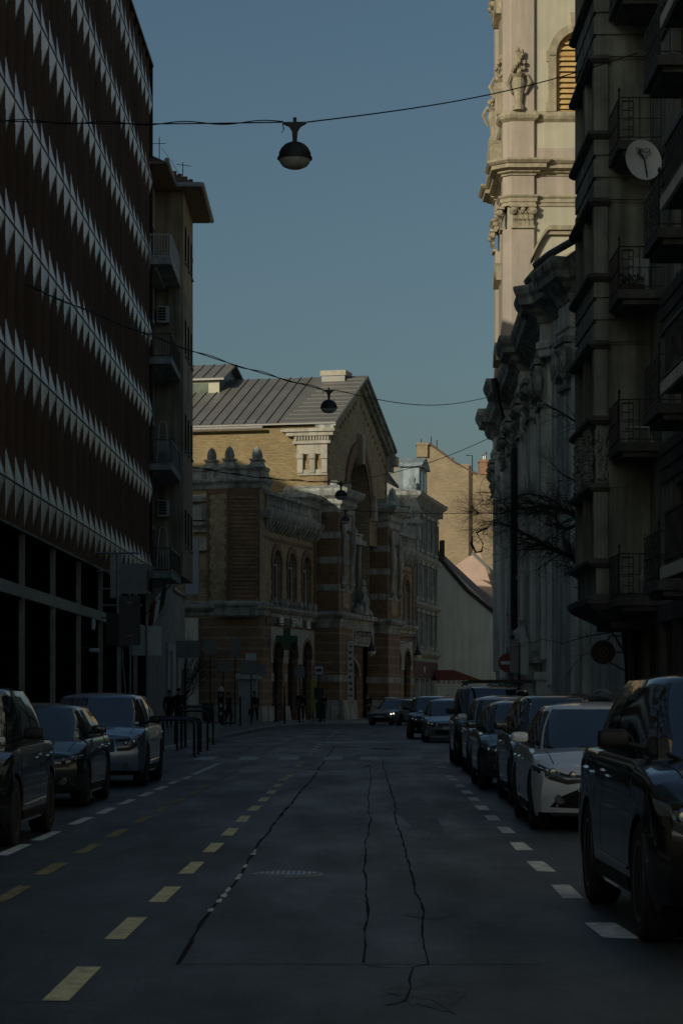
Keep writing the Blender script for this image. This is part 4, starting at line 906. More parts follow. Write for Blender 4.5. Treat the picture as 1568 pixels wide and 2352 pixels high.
X = cx_(94.7); b.prz([(8.16,90.3),(8.4,88.5),(9.0,88.6),(8.7,90.6)], .1, 14.8); b.prz([(8.4,91.2),(8.75,87.9),(9.1,88),(8.8,91.2)], .1, 14.8); b.prz([(9.2,86.3),(9.45,84.7),(9.7,84.9),(9.5,86.4)], .1, 14.8)
b.build('pilaster', m_chgrey, CHU)
b = MB()
for a, c, o in segs: p = [(cx_(a)-o-.2,a-.2),(cx_(c)-o-.2,c+.2),(cx_(c)+.1,c+.2),(cx_(a)+.1,a-.2)]; b.prz(p, .1, 2.2); p = [(cx_(a)-o-.3,a-.3),(cx_(c)-o-.3,c+.3),(cx_(c)+.1,c+.3),(cx_(a)+.1,a-.3)]; b.prz(p, 2.2, 2.5)
b.build('pedestal', m_chgrey, CHU)
b = MB(); b.sweep(pl, [(0,14.7),(.1,14.75),(.1,15.0),(.18,15.05),(.2,15.25),(.05,15.35),(.05,16.1)]); b.build('entablature', m_chgrey, CHU)
b = MB(); b.sweep(pl, [(0,15.95),(.12,16.05),(.2,16.3),(.45,16.45),(.5,16.62),(.8,16.72),(.85,16.95),(.95,17.1),(1.02,17.3),(1.02,17.42),(.3,17.5),(0,17.6)]); b.build('cornice', m_chtrim, CHU)
b = MB()
for a, c, o in segs:
    m = (a+c)/2; ionic = a < 96; capital(b, cx_(m)-o, m, 13.1 if not ionic else 12.9, 14.75, 1.9, -1, 0, ionic)
capital(b, 8.28, 89.4, 12.9, 14.75, 1.6, -.99, -.13, True)
random.seed(11)
for a, c, o in segs[1:6]:                              # festoons and cherub heads between the capitals
    for k in range(11):
        Y = a-.6+random.random()*3.6; z = 13.3+random.random()*1.0-.5*random.random()
        b.lathe([(.02,-.2),(.09,-.12),(.07,-.03),(.13,.03),(.06,.14),(.02,.2)], (cx_(Y)-o*random.uniform(.2,1)-.12, Y, z), 6)
b.build('capital', m_chtrim, CHU)
b = MB(); b.prz([(26,83.4),(26,141),(cx_(140),141),(cx_(94.9),94.6),(8.6,90.5),(9.8,83.4)], 17.0, 17.55); b.mi = 1
b.add([(8.6,84.4,17.6),(26,84.4,17.6),(26,141,17.6),(9,141,17.6),(14,92,21.5),(22,92,21.5),(22,135,21.5),(16,135,21.5)], [(0,1,5,4),(1,2,6,5),(2,3,7,6),(3,0,4,7),(4,5,6,7)])
b.build('roof', [m_chtrim, mat('red_plain_tile', (.2,.1,.07), .85, 0, .4, 5, .6, 14)], CHU)
b = MB(); b.tube([(7.2,93.9,17.65),(7.4,91.2,17.65),(7.25,90.3,17.65),(7.6,88.0,17.65),(8.9,82.5,17.65)], .14, 8); b.build('gutter', mat('old_lead_gutter', (.13,.14,.13), .6, .3, .3, 3), CHU)
b = MB(); Yd = 119.6; xx = cx_(Yd)-.35                # tall downpipe with elbow from the cornice
p1_ = P(1190, 1590, 112)
b.tube([(xx-.8,Yd,17.3),(xx-.6,Yd,16.0),(xx-.1,Yd-1,14.4),(cx_(112)-.55,112,13.0),(cx_(112)-.55,112,.3)], .17, 8); b.build('downpipe', m_dkmetal, CHU)
b = MB()
for Y, z in ((104.8,9.0),(112,7.0),(119,10.8),(119,5.6)): b.prx([(Y-.35,z),(Y+.35,z),(Y+.25,z+.55),(Y-.25,z+.55)], cx_(Y)-.4, cx_(Y)); b.tube([(cx_(Y)-.5,Y-.5,z),(cx_(Y)-.35,Y,z+.2),(cx_(Y)-.5,Y+.5,z)], .06)
b.build('wall_bracket', m_chtrim, CHU)
b = MB()
for a, c in ((96.9,99.9),(103,106.6),(110.2,113.4),(117.4,120.8),(124.8,128.5)):
    m = (a+c)/2
    for z0, z1 in ((3.2,6.2),(8.2,11.6)): b.box(cx_(m)-.14, cx_(m)+.1, m-.95, m+.95, z0-.2, z1+.25)
b.build('window_surround', m_chtrim, CHU)
b = MB()
for a, c in ((96.9,99.9),(103,106.6),(110.2,113.4),(117.4,120.8),(124.8,128.5)):
    m = (a+c)/2
    for z0, z1 in ((3.2,6.2),(8.2,11.6)): b.box(cx_(m)-.17, cx_(m)-.12, m-.6, m+.6, z0, z1)
b.build('window', m_pane, CHU)
# doorcase with sculpture on the street side
q = thing('stone_sculpture', 'weathered stone angel group reclining on the church doorcase', 'sculpture', (7.35, 99.5, 2.6))
random.seed(9); b = MB(); b.box(-.5, 1.0, -1.4, 1.4, .55, .8); b.build('base', m_chtrim, q)
b = MB(); b.tube([(.2,-.9,.8),(.0,-.3,1.1),(.05,.1,1.6),(.1,.15,1.95)], [.22,.3,.28,.12], 8); b.lathe([(.02,-.16),(.13,-.08),(.16,.03),(.1,.15),(.02,.19)], (.08,.15,2.1), 8); b.tube([(.0,0,1.75),(-.35,-.3,1.5),(-.5,-.5,1.75)], [.1,.08,.06], 6); b.tube([(.1,.3,1.7),(.1,.9,2.1),(.1,1.1,1.6)], [.12,.2,.04], 5); b.tube([(.2,-.8,.95),(-.1,-1.3,.9),(-.2,-1.5,.6)], [.18,.14,.08], 6)
b.build('figure', m_chgrey, q, True)
b = MB(); b.box(-.4, 1.0, -1.5, 1.5, -2.5, .3); b.box(-.7, 1.0, -1.8, 1.8, .3, .55); b.build('doorcase', m_chtrim, q)

# ------------------------------------------------------------------ church tower
TW = thing('church_tower', 'sunlit cream and pink baroque bell tower with orange louvred window', 'tower', (12.82, 134, 0))
def tp(pts): return [(x-12.6, y-134) for x, y in pts]
base = [(8.7,138),(8.7,130),(16.5,130),(16.5,138)]
brk = [(16.5,138),(8.7,138),(8.7,137.7),(8.45,137.7),(8.45,136.4),(8.7,136.4),(8.7,131.4),(8.45,131.4),(8.45,130.15),(8.7,129.9),(8.9,129.75),(10.1,129.75),(10.1,130),(15.1,130),(15.1,129.75),(16.3,129.75),(16.5,130),(16.5,138)]
b = MB(); b.prz(tp(base), 16.5, 33); 
b.build('shaft_wall', m_cream, TW)
# upper stage with arched sound opening
b = MB(); b.xf = Matrix.Translation((0,-4,0)); b.wall(-3.9, 3.9, 33, 46, 0, [(0, 2.55, 32.95+.05, 37.35, True)], .45); b.xf = None
b.box(-3.9, -3.5, -4, 4, 33, 46); b.box(3.5, 3.9, -4, 4, 33, 46); b.box(-3.5, 3.5, 3.6, 4, 33, 46); b.box(-3.5,3.5,-4,4,45.9,46); b.build('belfry_wall', m_cream, TW)
b = MB()
for z0, z1 in ((16.5,26.7),(28.4,29.6),(30.3,32.6),(32.9,46)):
    for x0, x1, y0, y1 in ((8.9,10.1,129.75,130.1),(15.1,16.3,129.75,130.1),(8.45,8.8,130.15,131.4),(8.45,8.8,136.4,137.7)):
        b.box(x0-12.6, x1-12.6, y0-134, y1-134, z0, z1)
    b.prz(tp([(8.45,130.15),(8.9,129.75),(9.0,130.2),(8.8,130.4)]), z0+.001, z1-.001)
b.box(-3.95, 3.9, -4.03, -3.9, 30.3, 31.05); b.box(-3.93, 3.9, -4.02, -3.9, 28.45, 29.6); b.build('pilaster', m_pink, TW)
pl = tp(brk)
b = MB(); cl = [p for p in pl[:-1]]
for pr in ([(0,27.9),(.08,27.92),(.08,28.1),(.15,28.12),(.15,28.3),(.25,28.4),(.25,28.48),(0,28.5)],
           [(0,29.55),(.1,29.55),(.1,29.62),(.3,29.7),(.3,29.78),(.62,29.86),(.62,30.05),(.72,30.1),(.85,30.22),(.85,30.32),(0,30.4)],
           [(0,32.45),(.07,32.5),(.2,32.6),(.28,32.75),(.28,32.85),(.1,32.9),(.1,33.0),(0,33.05)],
           [(0,41.0),(.1,41.05),(.1,41.4),(.5,41.6),(.75,41.9),(0,42.1)]):
    b.sweep(cl, pr, True)
b.build('cornice', m_trim, TW)
b = MB()
for cxx, cyy, nx, ny in ((9.5,129.75,0,-1),(15.7,129.75,0,-1),(8.45,130.8,-1,0),(8.45,137.05,-1,0)): capital(b, cxx-12.6, cyy-134, 26.75, 27.95, 1.15, nx, ny); capital(b, cxx-12.6, cyy-134, 39.8, 41.0, 1.15, nx, ny)
b.build('capital', m_trim, TW)
# sound window: frame, louvres, surround
b = MB(); b.xf = Matrix.Translation((0,-4,0))
b.box(-1.27,-1.1,.2,.34,33.0,36.1); b.box(1.1,1.27,.2,.34,33,36.1); b.box(-.07,.07,.12,.34,33,37.3); b.archring(0,36.1,1.08,1.26,.2,.34,14); b.box(-1.1,1.1,.19,.34,33,33.15); b.box(-1.1,1.1,.17,.34,36.05,36.25)
fr = b.build('louvred_window', m_louv, TW)
b = MB(); b.xf = Matrix.Translation((0,-4,0)); z = 33.25
while z < 37.1:
    hw = 1.1 if z < 36.0 else math.sqrt(max(.01, 1.1**2-(z-36.0)**2))
    b.prx([(.13,z-.02),(.15,z-.05),(.36,z+.2),(.34,z+.23)], -hw, -.07); b.prx([(.13,z-.02),(.15,z-.05),(.36,z+.2),(.34,z+.23)], .07, hw); z += .29
b.build('slat', mat('pale_orange_slat', (.62,.42,.17), .7, 0, .2, 3), fr)
b = MB(); b.xf = Matrix.Translation((0,-4,0)); b.box(-1.25,1.25,.4,.44,33,37.3); b.build('dark_back', m_black, fr)
b = MB(); b.xf = Matrix.Translation((0,-4,0))
for s in (-1, 1):
    b.box(*sorted((s*1.3, s*1.72)), -.12, .02, 33.0, 36.0); b.box(*sorted((s*1.3, s*1.86)), -.15, .02, 33.0, 33.5); b.box(*sorted((s*1.62, s*1.82)), -.14, .02, 35.7, 36.3)
b.archring(0,36.05,1.3,1.72,-.13,.02,16); b.pry([(-.45,37.5),(.45,37.5),(.55,38.3),(-.55,38.3)],-.2,.02); b.build('window_surround', m_trim, TW)
# lower niche with curved hood
b = MB(); b.xf = Matrix.Translation((0,-4,0)); hood = []
for i in range(11): a = math.pi/2*(1-i/10)*1.0; hood.append((-1.75+.0+(-.95)*math.sin(a)+.0, 24.9+1.05*(1-math.sin(a)) + .65*(1-math.cos(math.pi*i/10))/2))
for s in (-1, 1):
    for (xa, za), (xb, zb) in zip(hood, hood[1:]): b.pry([(s*-xa*-1 if 0 else s*xa, za),(s*xb, zb),(s*xb, zb+.22),(s*xa, za+.2)], -.42, 0); b.pry([(s*xa, za-.2),(s*xb, zb-.22),(s*xb, zb),(s*xa, za)], -.25, 0)
e = hood[-1]; b.box(e[0], -e[0], -.42, 0, e[1], e[1]+.24); b.box(e[0], -e[0], -.25, 0, e[1]-.22, e[1]); b.build('window_hood', m_trim, TW)
b = MB(); b.xf = Matrix.Translation((0,-4,0)); b.pry([(-1.5,20),(1.5,20),(1.5,24),(1.1,25.2),(0,25.7),(-1.1,25.2),(-1.5,24)], -.12, 0); b.mi = 1; b.pry([(-1.1,20.3),(1.1,20.3),(1.1,23.8),(.8,24.8),(-.8,24.8),(-1.1,23.8)], -.15, -.11); b.build('niche_window', [m_trim, m_pane], TW)
b = MB()                                              # urn of carved flowers on the pilaster and the same on the left corner
for x, y in ((9.25,129.6),(8.42,130.7),(8.42,137.1)):
    b.lathe([(.3,33.0),(.32,33.2),(.2,33.35),(.26,33.9),(.38,34.4),(.3,34.7),(.46,34.85)], (x-12.6,y-134,0), 10)
    random.seed(int(y*10))
    for k in range(34):
        a = random.random()*6.28; h = random.random(); r_ = (.48-.3*h)*random.random(); b.lathe([(.02,-.12),(.11,-.05),(.12,.06),(.02,.14)], (x-12.6+r_*math.cos(a), y-134-.12+r_*math.sin(a)*.6, 34.85+h*1.35), 6)
    for s in (-1, 1): b.tube([(x-12.6+s*.35,y-134,33.9),(x-12.6+s*.62,y-134-.05,34.5),(x-12.6+s*.4,y-134-.05,35.0)], [.06,.13,.05], 6)
b.build('stone_urn', m_trim, TW)
b = MB()
for k in range(3):                                    # profiled hoods and volutes along the street side
    z = (24.4, 39, 20)[k]; b.prx([(-1.6,z),(-1.3,z+.8),(0,z+1.2),(1.3,z+.8),(1.6,z),(1.3,z),(0,z+.7),(-1.3,z)], -4.35, -3.88); b.prx([(-1.1,z-3.4),(1.1,z-3.4),(1.1,z),(-1.1,z)], -4.05, -3.88)
b.prx([(-2.1,30.4),(2.1,30.4),(1.2,31.8),(0,32.4),(-1.2,31.8)], -4.7, -3.9); b.build('side_window_hood', m_trim, TW)
b = MB(); b.frus(-4.4,4.4,-4.4,4.4,42.1,47,2.5); b.build('helm', mat('green_copper', (.15,.25,.2), .7, .2, .3), TW)

# ------------------------------------------------------------------ right: dark apartment house with oriel and balconies
DH = thing('dark_apartment_house', 'dark stuccoed apartment house with stacked oriel windows and iron railed balconies', 'apartment building', (0,0,0))
XF = Matrix(((0,1,0,7.35),(-1,0,0,62.2),(0,0,1,0),(0,0,0,1)))   # local x runs towards the camera, y into the house
b = MB(); b.xf = XF; LV = [4.7,8.1,11.5,14.9,18.3,21.7]
ops = [(u,1.3,z-.7,z+1.5,False) for u in (9.4,14.2,17.6,21,24.4,27.8,31) for z in LV]
b.wall(0, 33, 3.5, 26, 0, ops, .25); b.xf = None; b.box(7.35, 22, 61.8, 62.2, .1, 26); b.box(7.6, 22, 29.2, 61.8, 24, 25.9); b.box(7.9,8,29.2,61.8,.1,24)
b.build('wall', m_dkfac, DH)
b = MB(); b.box(7.5, 7.9, 29.2, 62, .12, 3.5)
for y in (61.6, 58.8, 56.0, 53.2, 50.4, 47.6, 44.8, 42, 39): b.box(7.3, 7.55, y-.45, y+.2, .12, 3.5)
b.box(7.28, 7.5, 29.2, 62.2, 3.2, 3.6); b.build('ground_floor_front', m_dkfac2, DH)
b = MB()
for y in (60.1, 57.3, 54.5, 51.7, 48.9, 46.1, 43.2): b.box(7.46, 7.49, y-.95, y+.9, .7, 3.0)
b.build('shop_glazing', m_dkfill, DH)
b = MB()                                              # timber posts and shutters of the shop front
for i, y in enumerate([61.2-.62*k for k in range(30)]): b.box(7.4, 7.47, y-.05, y+.05, .4, 3.15)
b.build('shutter_board', mat('dark_olive_board', (.06,.052,.03), .8, 0, .4, 4), DH)
BX0, BX1, BY0, BY1 = 6.0, 7.4, 57.6, 62.2
b = MB()
sp = [(6.5,8.1),(9.9,11.5),(13.3,14.9),(16.7,18.3),(20.1,21.7),(23.5,26)]
for z0, z1 in [(3.9,4.7)] + sp: b.box(BX0+.06, BX1, BY0+.06, BY1-.06, z0, z1)
for z0, z1 in sp:
    n = 3 if z0 > 7 else 0
    for k in range(n): b.box(BX0, BX1, BY0, BY1, z0+.06+k*.53, z0+.06+k*.53+.42)
for z in LV:                                          # piers beside windows
    b.box(BX0, BX0+.34, BY0, BY0+.34, z, z+1.8); b.box(BX0, BX0+.34, BY1-.34, BY1, z, z+1.8); b.box(BX0, BX0+.2, (BY0+BY1)/2-.3, (BY0+BY1)/2+.3, z, z+1.8); b.box(6.34, BX1, BY0+.1, BY0+.3, z, z+1.8); b.box(6.34, BX1, BY1-.3, BY1-.1, z, z+1.8)
b.build('oriel', m_dkfac, DH)
b = MB()
for z0, z1 in [(3.76,4.7)] + sp:
    for z in (z0, z1):
        pth = [(BX1,BY1),(BX0,BY1),(BX0,BY0),(6.36,BY0)]; b.sweep(pth, [(0,z-.12),(.06,z-.1),(.15,z-.02),(.15,z+.06),(0,z+.1)])
pth = [(BX1,BY1),(BX0,BY1),(BX0,BY0),(BX1,BY0)]
b.sweep(pth, [(-.8,3.2),(-.5,3.3),(.05,3.6),(.18,3.72),(.18,3.85),(0,3.95)]); b.box(BX0+.5,BX1,BY0+.5,BY1-.5,3.15,3.9); b.build('oriel_ledge', m_dkfac2, DH)
b = MB(); random.seed(21)                             # carved relief under the second storey
for k in range(150):
    Y = random.uniform(BY0+.3, BY1-.3); z = random.uniform(6.65, 7.95); b.lathe([(.02,-.1),(.06,-.05),(.05,0),(.08,.04),(.02,.1)], (BX0-.02, Y, z), 6)
for k in range(26): b.lathe([(.02,-.1),(.05,-.05),(.04,0),(.06,.04),(.02,.1)], (6.05+random.random()*.28, BY0-.02, random.uniform(6.7,7.9)), 6)
b.build('carved_relief', m_dkfac, DH)
wn = None
for z in LV:
    for y in (BY0+1.3, BY1-1.3):
        if wn is None:
            f_ = MB(); f_.box(0,.06,-.82,-.74,0,1.8); f_.box(0,.06,.74,.82,0,1.8); f_.box(0,.06,-.04,.04,.06,1.74); f_.box(0,.06,-.74,.74,0,.06); f_.box(0,.06,-.74,.74,1.74,1.8); wn = f_.build('window', mat('grey_timber_frame', (.42,.43,.38), .8, 0, .2, 3), DH)
            g = MB(); g.box(.03,.04,-.78,.78,.02,1.78); g.build('pane', m_pane, wn)
            c = MB(); c.grid(lambda u, v: (.02-.012*math.sin(u*40)-.0, -.7+.45*u, .08+1.6*v), 14, 1); c.build('curtain', m_curtain, wn); wn.location = (BX0+.16, y, z)
        else: inst(wn, DH, (BX0+.16, y, z))
wm = None
for z in LV:
    for y in (52.8, 48.0, 44.6):
        if wm is None:
            f_ = MB(); f_.box(0,.06,-.65,-.57,0,2.2); f_.box(0,.06,.57,.65,0,2.2); f_.box(0,.06,-.04,.04,.06,2.14); f_.box(0,.06,-.57,.57,0,.06); f_.box(0,.06,-.57,.57,2.14,2.2); wm = f_.build('street_window', m_dframe, DH); g = MB(); g.box(.03,.04,-.6,.6,.02,2.18); g.build('pane', m_pane, wm); wm.location = (7.5, y, z-.7)
        else: inst(wm, DH, (7.5, y, z-.7))
b = MB()
for z in (4.0,7.4,10.8,14.2,17.6,21):
    for k in range(3): b.box(7.29, 7.36, 29.2, 55.5, z+2.35+k*.33, z+2.35+k*.33+.25)
b.build('string_course', m_dkfac2, DH)
def balcony(parent, x0, x1, y0, y1, z, rail, meander=True, th=.2):
    s = MB(); s.box(x0, x1, y0, y1, z-th, z); s.frus(x0+.1, x1, y0+.1, y1, z-th-.001, z-th-.14, .12) if 0 else s.box(x0+.12, x1, y0+.12, y1-.12, z-th-.12, z-th); o = s.build('balcony', m_dkfac2, parent)
    r = MB(); h = 1.0
    def side(px, horizontal):
        L_ = (x1-x0) if horizontal else (y1-y0)
        def bar(u0, u1, za, zb, t=.012):
            if horizontal: r.box(x0+u0, x0+u1, y0+.03-t, y0+.03+t, z+za, z+zb)
            else: r.box(x0+.03-t, x0+.03+t, y0+u0, y0+u1, z+za, z+zb)
        bar(0, L_, h-.03, h); bar(0, L_, .06, .085); bar(0, L_, .5, .515)
        n = max(2, int(L_/.24)); k = 0
        for i in range(n+1):
            u = L_*i/n; bar(max(0,u-.01), min(L_,u+.01), 0, h-.03, .01)
        if meander:                                    # stepped key pattern
            w_ = .13; u = .1; zz = h-.1
            while zz > .2: bar(u, u+w_*2, zz, zz+.02); bar(u+w_*2-.02, u+w_*2, zz-.16, zz); zz -= .16; bar(u+w_, u+w_*2, zz, zz+.02); zz -= .06
            bar(.08,.1,.55,.9); bar(.08,.36,.88,.9); bar(.34,.36,.7,.9)
    side(0, True); side(0, False); r.lathe([(.02,z),(.02,z+1.12),(.035,z+1.15),(.01,z+1.22)], (x0+.03,y0+.03,0), 6); r.build('railing', rail, o); return o
for z in (3.8,7.35,10.87,14.3,17.8,21.3): balcony(DH, 6.35, 7.35, 55.6, 57.58, z, m_dkmetal)
m_rail2 = mat('glinting_iron_rail', (.1,.115,.11), .35, .6, .3, 8)
for z in (3.84,7.4,10.93,14.4,17.9):
    o = balcony(DH, 6.35, 7.35, 48.6, 51.0, z, m_dkmetal, False); r = MB()
    for i in range(6):                                # twisted bars that catch the light
        y = 48.7+i*.42; r.tube([(6.38+.03*math.sin(k*1.3), y+.03*math.cos(k*1.3), z+.08+k*.06) for k in range(15)], .012, 4)
    r.build('twisted_bar', m_rail2, o)
for z in (4.0,7.55,11.1,14.6):
    s = MB(); s.box(6.2, 7.35, 38, 46.6, z-.22, z); o = s.build('balcony', m_dkfac2, DH)
    s = MB(); s.box(6.13, 6.2, 38, 46.6, z-.25, z-.02); s.build('pale_edge', m_white, o)
    s = MB(); s.box(6.2, 6.26, 38, 46.6, z+1.0, z+1.05); s.box(6.2, 6.26, 38, 46.6, z+.1, z+.14)
    for i in range(36): s.box(6.22, 6.24, 46.55-i*.24, 46.57-i*.24, z, z+1.0)
    for i in range(30): s.tube([(6.23,46.5-i*.28,z+.12),(6.23,46.2-i*.28,z+1.0)], .008, 3); s.tube([(6.23,46.2-i*.28,z+.12),(6.23,46.5-i*.28,z+1.0)], .008, 3)
    s.build('railing', m_dkmetal, o)
# things on the balconies
q = thing('satellite_dish', 'white satellite dish with faded lettering fixed beside a dark balcony', 'satellite dish', tuple(P(1477, 367, 51.3)), R(14))
b = MB(); b.add([], []); prof = [(.001,.09),(.12,.082),(.24,.055),(.34,.02),(.4,-.01),(.405,0.0),(.39,.03),(.34,.05),(.24,.085),(.001,.12)]
b.xf = Matrix.Rotation(R(-12), 4, 'X') @ Matrix.Diagonal((1,1,1.14,1)); b.lathe([(r_, h) for r_, h in prof], (0,0,0), 40, 'y'); b.build('reflector', mat('dish_white', (.85,.88,.88), .45, 0, .08), q, True)
b = MB(); b.tube([(.08,-.02,-.42),(-.1,-.32,-.1),(-.24,-.42,.05)], .018); b.lathe([(.035,-.05),(.04,.04),(.02,.06)], (-.25,-.43,.06), 8); b.build('feed_arm', m_dkmetal, q)
b = MB(); b.tube([(0,.12,0),(.1,.4,-.15),(.8,.5,-.2)], .03); b.tube([(0,.12,.0),(0,.3,-.5),(.8,.4,-.5)], .02); b.build('mount', m_grmetal, q)
m_let = mat('faded_lettering', (.2,.22,.25), .7); text('DIGI', .16, 'lettering', m_let, q, (0,.025,.2), (R(90-8),0,0), .002, 1.05); text('TV', .12, 'lettering', m_let, q, (.0,.05,.065), (R(90-8),0,0), .002, 1.3)
b = MB(); b.box(-.17,.17,.024,.03,.115,.12); b.build('underline', m_let, q)
q = thing('balcony_cabinet', 'pale blue white cabinet door leaning on the middle balcony', 'cabinet', (7.0, 57.0, 10.87)); b = MB(); b.box(-.2,.25,.2,.5,0,1.0); b.build('body', mat('pale_blue_board', (.4,.47,.48), .6, 0, .1), q); b = MB(); b.box(-.02,.08,.18,.2,.5,.8); b.build('handle', m_grmetal, q)
q = thing('white_stool', 'white folding stool with splayed legs on a lower balcony', 'stool', (6.95, 56.6, 7.35)); b = MB(); b.box(-.3,.3,-.15,.15,.42,.47); b.build('seat', m_whmetal, q)
for s in (-1, 1): b = MB(); b.tube([(s*.22,-.12,.42),(s*.33,-.14,0)], .025); b.tube([(s*.22,.12,.42),(s*.33,.14,0)], .025); b.build('leg', m_whmetal, q)
q = thing('water_canister', 'blue plastic water container on an upper balcony', 'container', (6.85, 50.0, 14.4)); b = MB(); b.lathe([(.14,0),(.16,.03),(.16,.25),(.14,.3),(.05,.36),(.05,.4)], n=12); b.build('body', mat('blue_plastic', (.04,.12,.24), .35), q, True); b = MB(); b.lathe([(.055,.4),(.055,.44)], n=10); b.build('lid', m_whmetal, q)
q = thing('potted_plants', 'dark low plants in boxes behind a balcony railing', 'plants', (6.9, 56.3, 10.87)); b = MB(); b.box(-.45,.1,-.5,-.2,0,.16); b.build('planter', m_dframe, q)
b = MB(); random.seed(2)
for k in range(160): c = Vector((random.uniform(-.45,.1), random.uniform(-.5,-.2), random.uniform(.15,.4))); d = Vector((random.gauss(0,1),random.gauss(0,1),random.gauss(0,1))).normalized()*.06; e = d.cross(Vector((0,0,1)))*.5; b.poly(c-d, c+e, c+d, c-e)
b.build('foliage', mat('dark_leaf', (.03,.06,.02), .8), q)
q = thing('hanging_cloth', 'pale cloth hanging down from a dark balcony pole', 'cloth', tuple(P(1484, 1225, 53)))
b = MB(); b.grid(lambda u, v: (-.12*u+.05*math.sin(5*v)+(.3*v if v < .45 else .3*.45-(v-.45)*.35)*u+.05, .02*math.sin(9*v+6*u), -.05-.95*v), 6, 14); b.build('fabric', mat('pale_green_cloth', (.3,.37,.35), .9, 0, .1), q)
b = MB(); b.tube([(-.05,0,.0),(.25,.1,-.45),(.75,.1,-.9)], .012, 5); b.build('pole', m_dkmetal, q)
q = thing('ring_sign', 'round dark shop sign with a pale concentric ring emblem', 'sign', tuple(P(1384, 1498, 62)))
b = MB(); b.lathe([(.0,-.06),(.3,-.06),(.31,-.04),(.31,.04),(.3,.06),(0,.06)], n=32, ax='y'); b.build('disc', mat('near_black_enamel', (.01,.009,.009), .4), q)
m_brass = mat('dull_brass', (.16,.1,.055), .5, .3)
b = MB(); 
for i in range(32): a0, a1 = 2*math.pi*i/32, 2*math.pi*(i+1)/32; b.pry([(.10*math.cos(a0),.10*math.sin(a0)),(.13*math.cos(a0),.13*math.sin(a0)),(.13*math.cos(a1),.13*math.sin(a1)),(.10*math.cos(a1),.10*math.sin(a1))], -.07, -.06)
b.lathe([(.0,-.07),(.03,-.07),(.03,-.06)], n=12, ax='y')
for i in range(22): a0 = 2*math.pi*i/22; b.pry([(.21*math.cos(a0),.21*math.sin(a0)),(.25*math.cos(a0+.05),.25*math.sin(a0+.05)),(.245*math.cos(a0+.13),.245*math.sin(a0+.13))], -.068, -.06)
b.build('emblem', m_brass, q); b = MB(); b.tube([(.3,0,0),(.85,0,0)], .02); b.tube([(.1,0,.3),(.2,0,.42),(.85,0,.42)], .02); b.build('bracket', m_dkmetal, q)

# ------------------------------------------------------------------ bare trees
def twig(b, p, d, L_, r, depth, spread=.55, grav=0):
    n = 4; pts = [p]; rs = [r]; q = Vector(p); dd = Vector(d).normalized()
    for i in range(n):
        dd = (dd + Vector((random.gauss(0,.22), random.gauss(0,.22), random.gauss(0,.2)+grav))).normalized(); q = q + dd*L_/n; pts.append(q.copy()); rs.append(r*(1-.6*(i+1)/n))
        if depth > 0 and random.random() < .85:
            nd = (dd + Vector((random.gauss(0,spread), random.gauss(0,spread), random.gauss(0,spread)))).normalized(); twig(b, q, nd, L_*random.uniform(.45,.75), rs[-1]*.7, depth-1, spread, grav)
    b.tube(pts, rs, 4 if r > .012 else 3)
TR = thing('bare_tree', 'leafless tree with crooked dark limbs reaching left across the church front', 'tree', (8.15, 67.5, .12))
def tl(x, y, Y): v = P(x, y, Y); return Vector((v.x-8.15, v.y-67.5, v.z-.12))
b = MB(); b.tube([(0,0,0),(-.05,0,2.2),(-.2,.1,3.6),(-.15,.2,5.2),(-.3,.2,7.2),(-.35,.3,9.0)], [.24,.2,.18,.15,.11,.05], 9); b.build('trunk', m_bark, TR)
limbs = [([(0,0),], )]
LB = [
 ([Vector((-.1,0,3.4)), tl(1376,1400,67), tl(1334,1310,67), tl(1314,1278,67), tl(1262,1260,67), tl(1239,1245,67), tl(1197,1222,67), tl(1164,1206,67.5), tl(1140,1200,68)], [.12,.09,.075,.07,.062,.05,.036,.025,.012]),
 ([Vector((-.15,.1,4.8)), tl(1380,1215,67), tl(1334,1188,67), tl(1291,1170,67), tl(1239,1165,67), tl(1180,1170,67.3), tl(1148,1180,67.5), tl(1100,1178,68)], [.09,.07,.058,.05,.042,.03,.018,.008]),
 ([tl(1380,1215,67), tl(1334,1200,66.8), tl(1298,1216,66.6), tl(1281,1203,66.5), tl(1272,1183,66.5), tl(1245,1172,66.6), tl(1215,1182,66.5), tl(1170,1176,66.4)], [.06,.05,.045,.036,.03,.024,.015,.006]),
 ([Vector((-.25,.2,6.5)), tl(1360,1000,67), tl(1327,972,67), tl(1285,946,67), tl(1249,927,67), tl(1225,900,67)], [.06,.04,.032,.024,.015,.006]),
 ([tl(1291,1170,67), tl(1285,1158,67), tl(1252,1141,67.1), tl(1213,1134,67.2), tl(1180,1140,67.2), tl(1150,1150,67.3)], [.035,.03,.024,.018,.012,.005]),
 ([Vector((-.1,.2,5.5)), tl(1370,1130,67.2), tl(1330,1110,67.2), tl(1290,1090,67.3), tl(1255,1050,67.4)], [.05,.035,.025,.015,.006]),
 ([tl(1262,1260,67), tl(1235,1262,66.8), tl(1200,1262,66.6), tl(1170,1270,66.5)], [.03,.02,.012,.005]),
 ([Vector((-.05,0,2.3)), tl(1405,1452,66.5), tl(1345,1462,66.3), tl(1290,1478,66.3), tl(1245,1468,66.4), tl(1200,1485,66.5)], [.035,.022,.014,.01,.007,.004]),
 ([Vector((-.05,0,2.0)), tl(1380,1510,66.5), tl(1345,1500,66.3), tl(1322,1520,66.3), tl(1300,1560,66.3)], [.02,.012,.008,.005,.003]),
]
b = MB(); random.seed(31)
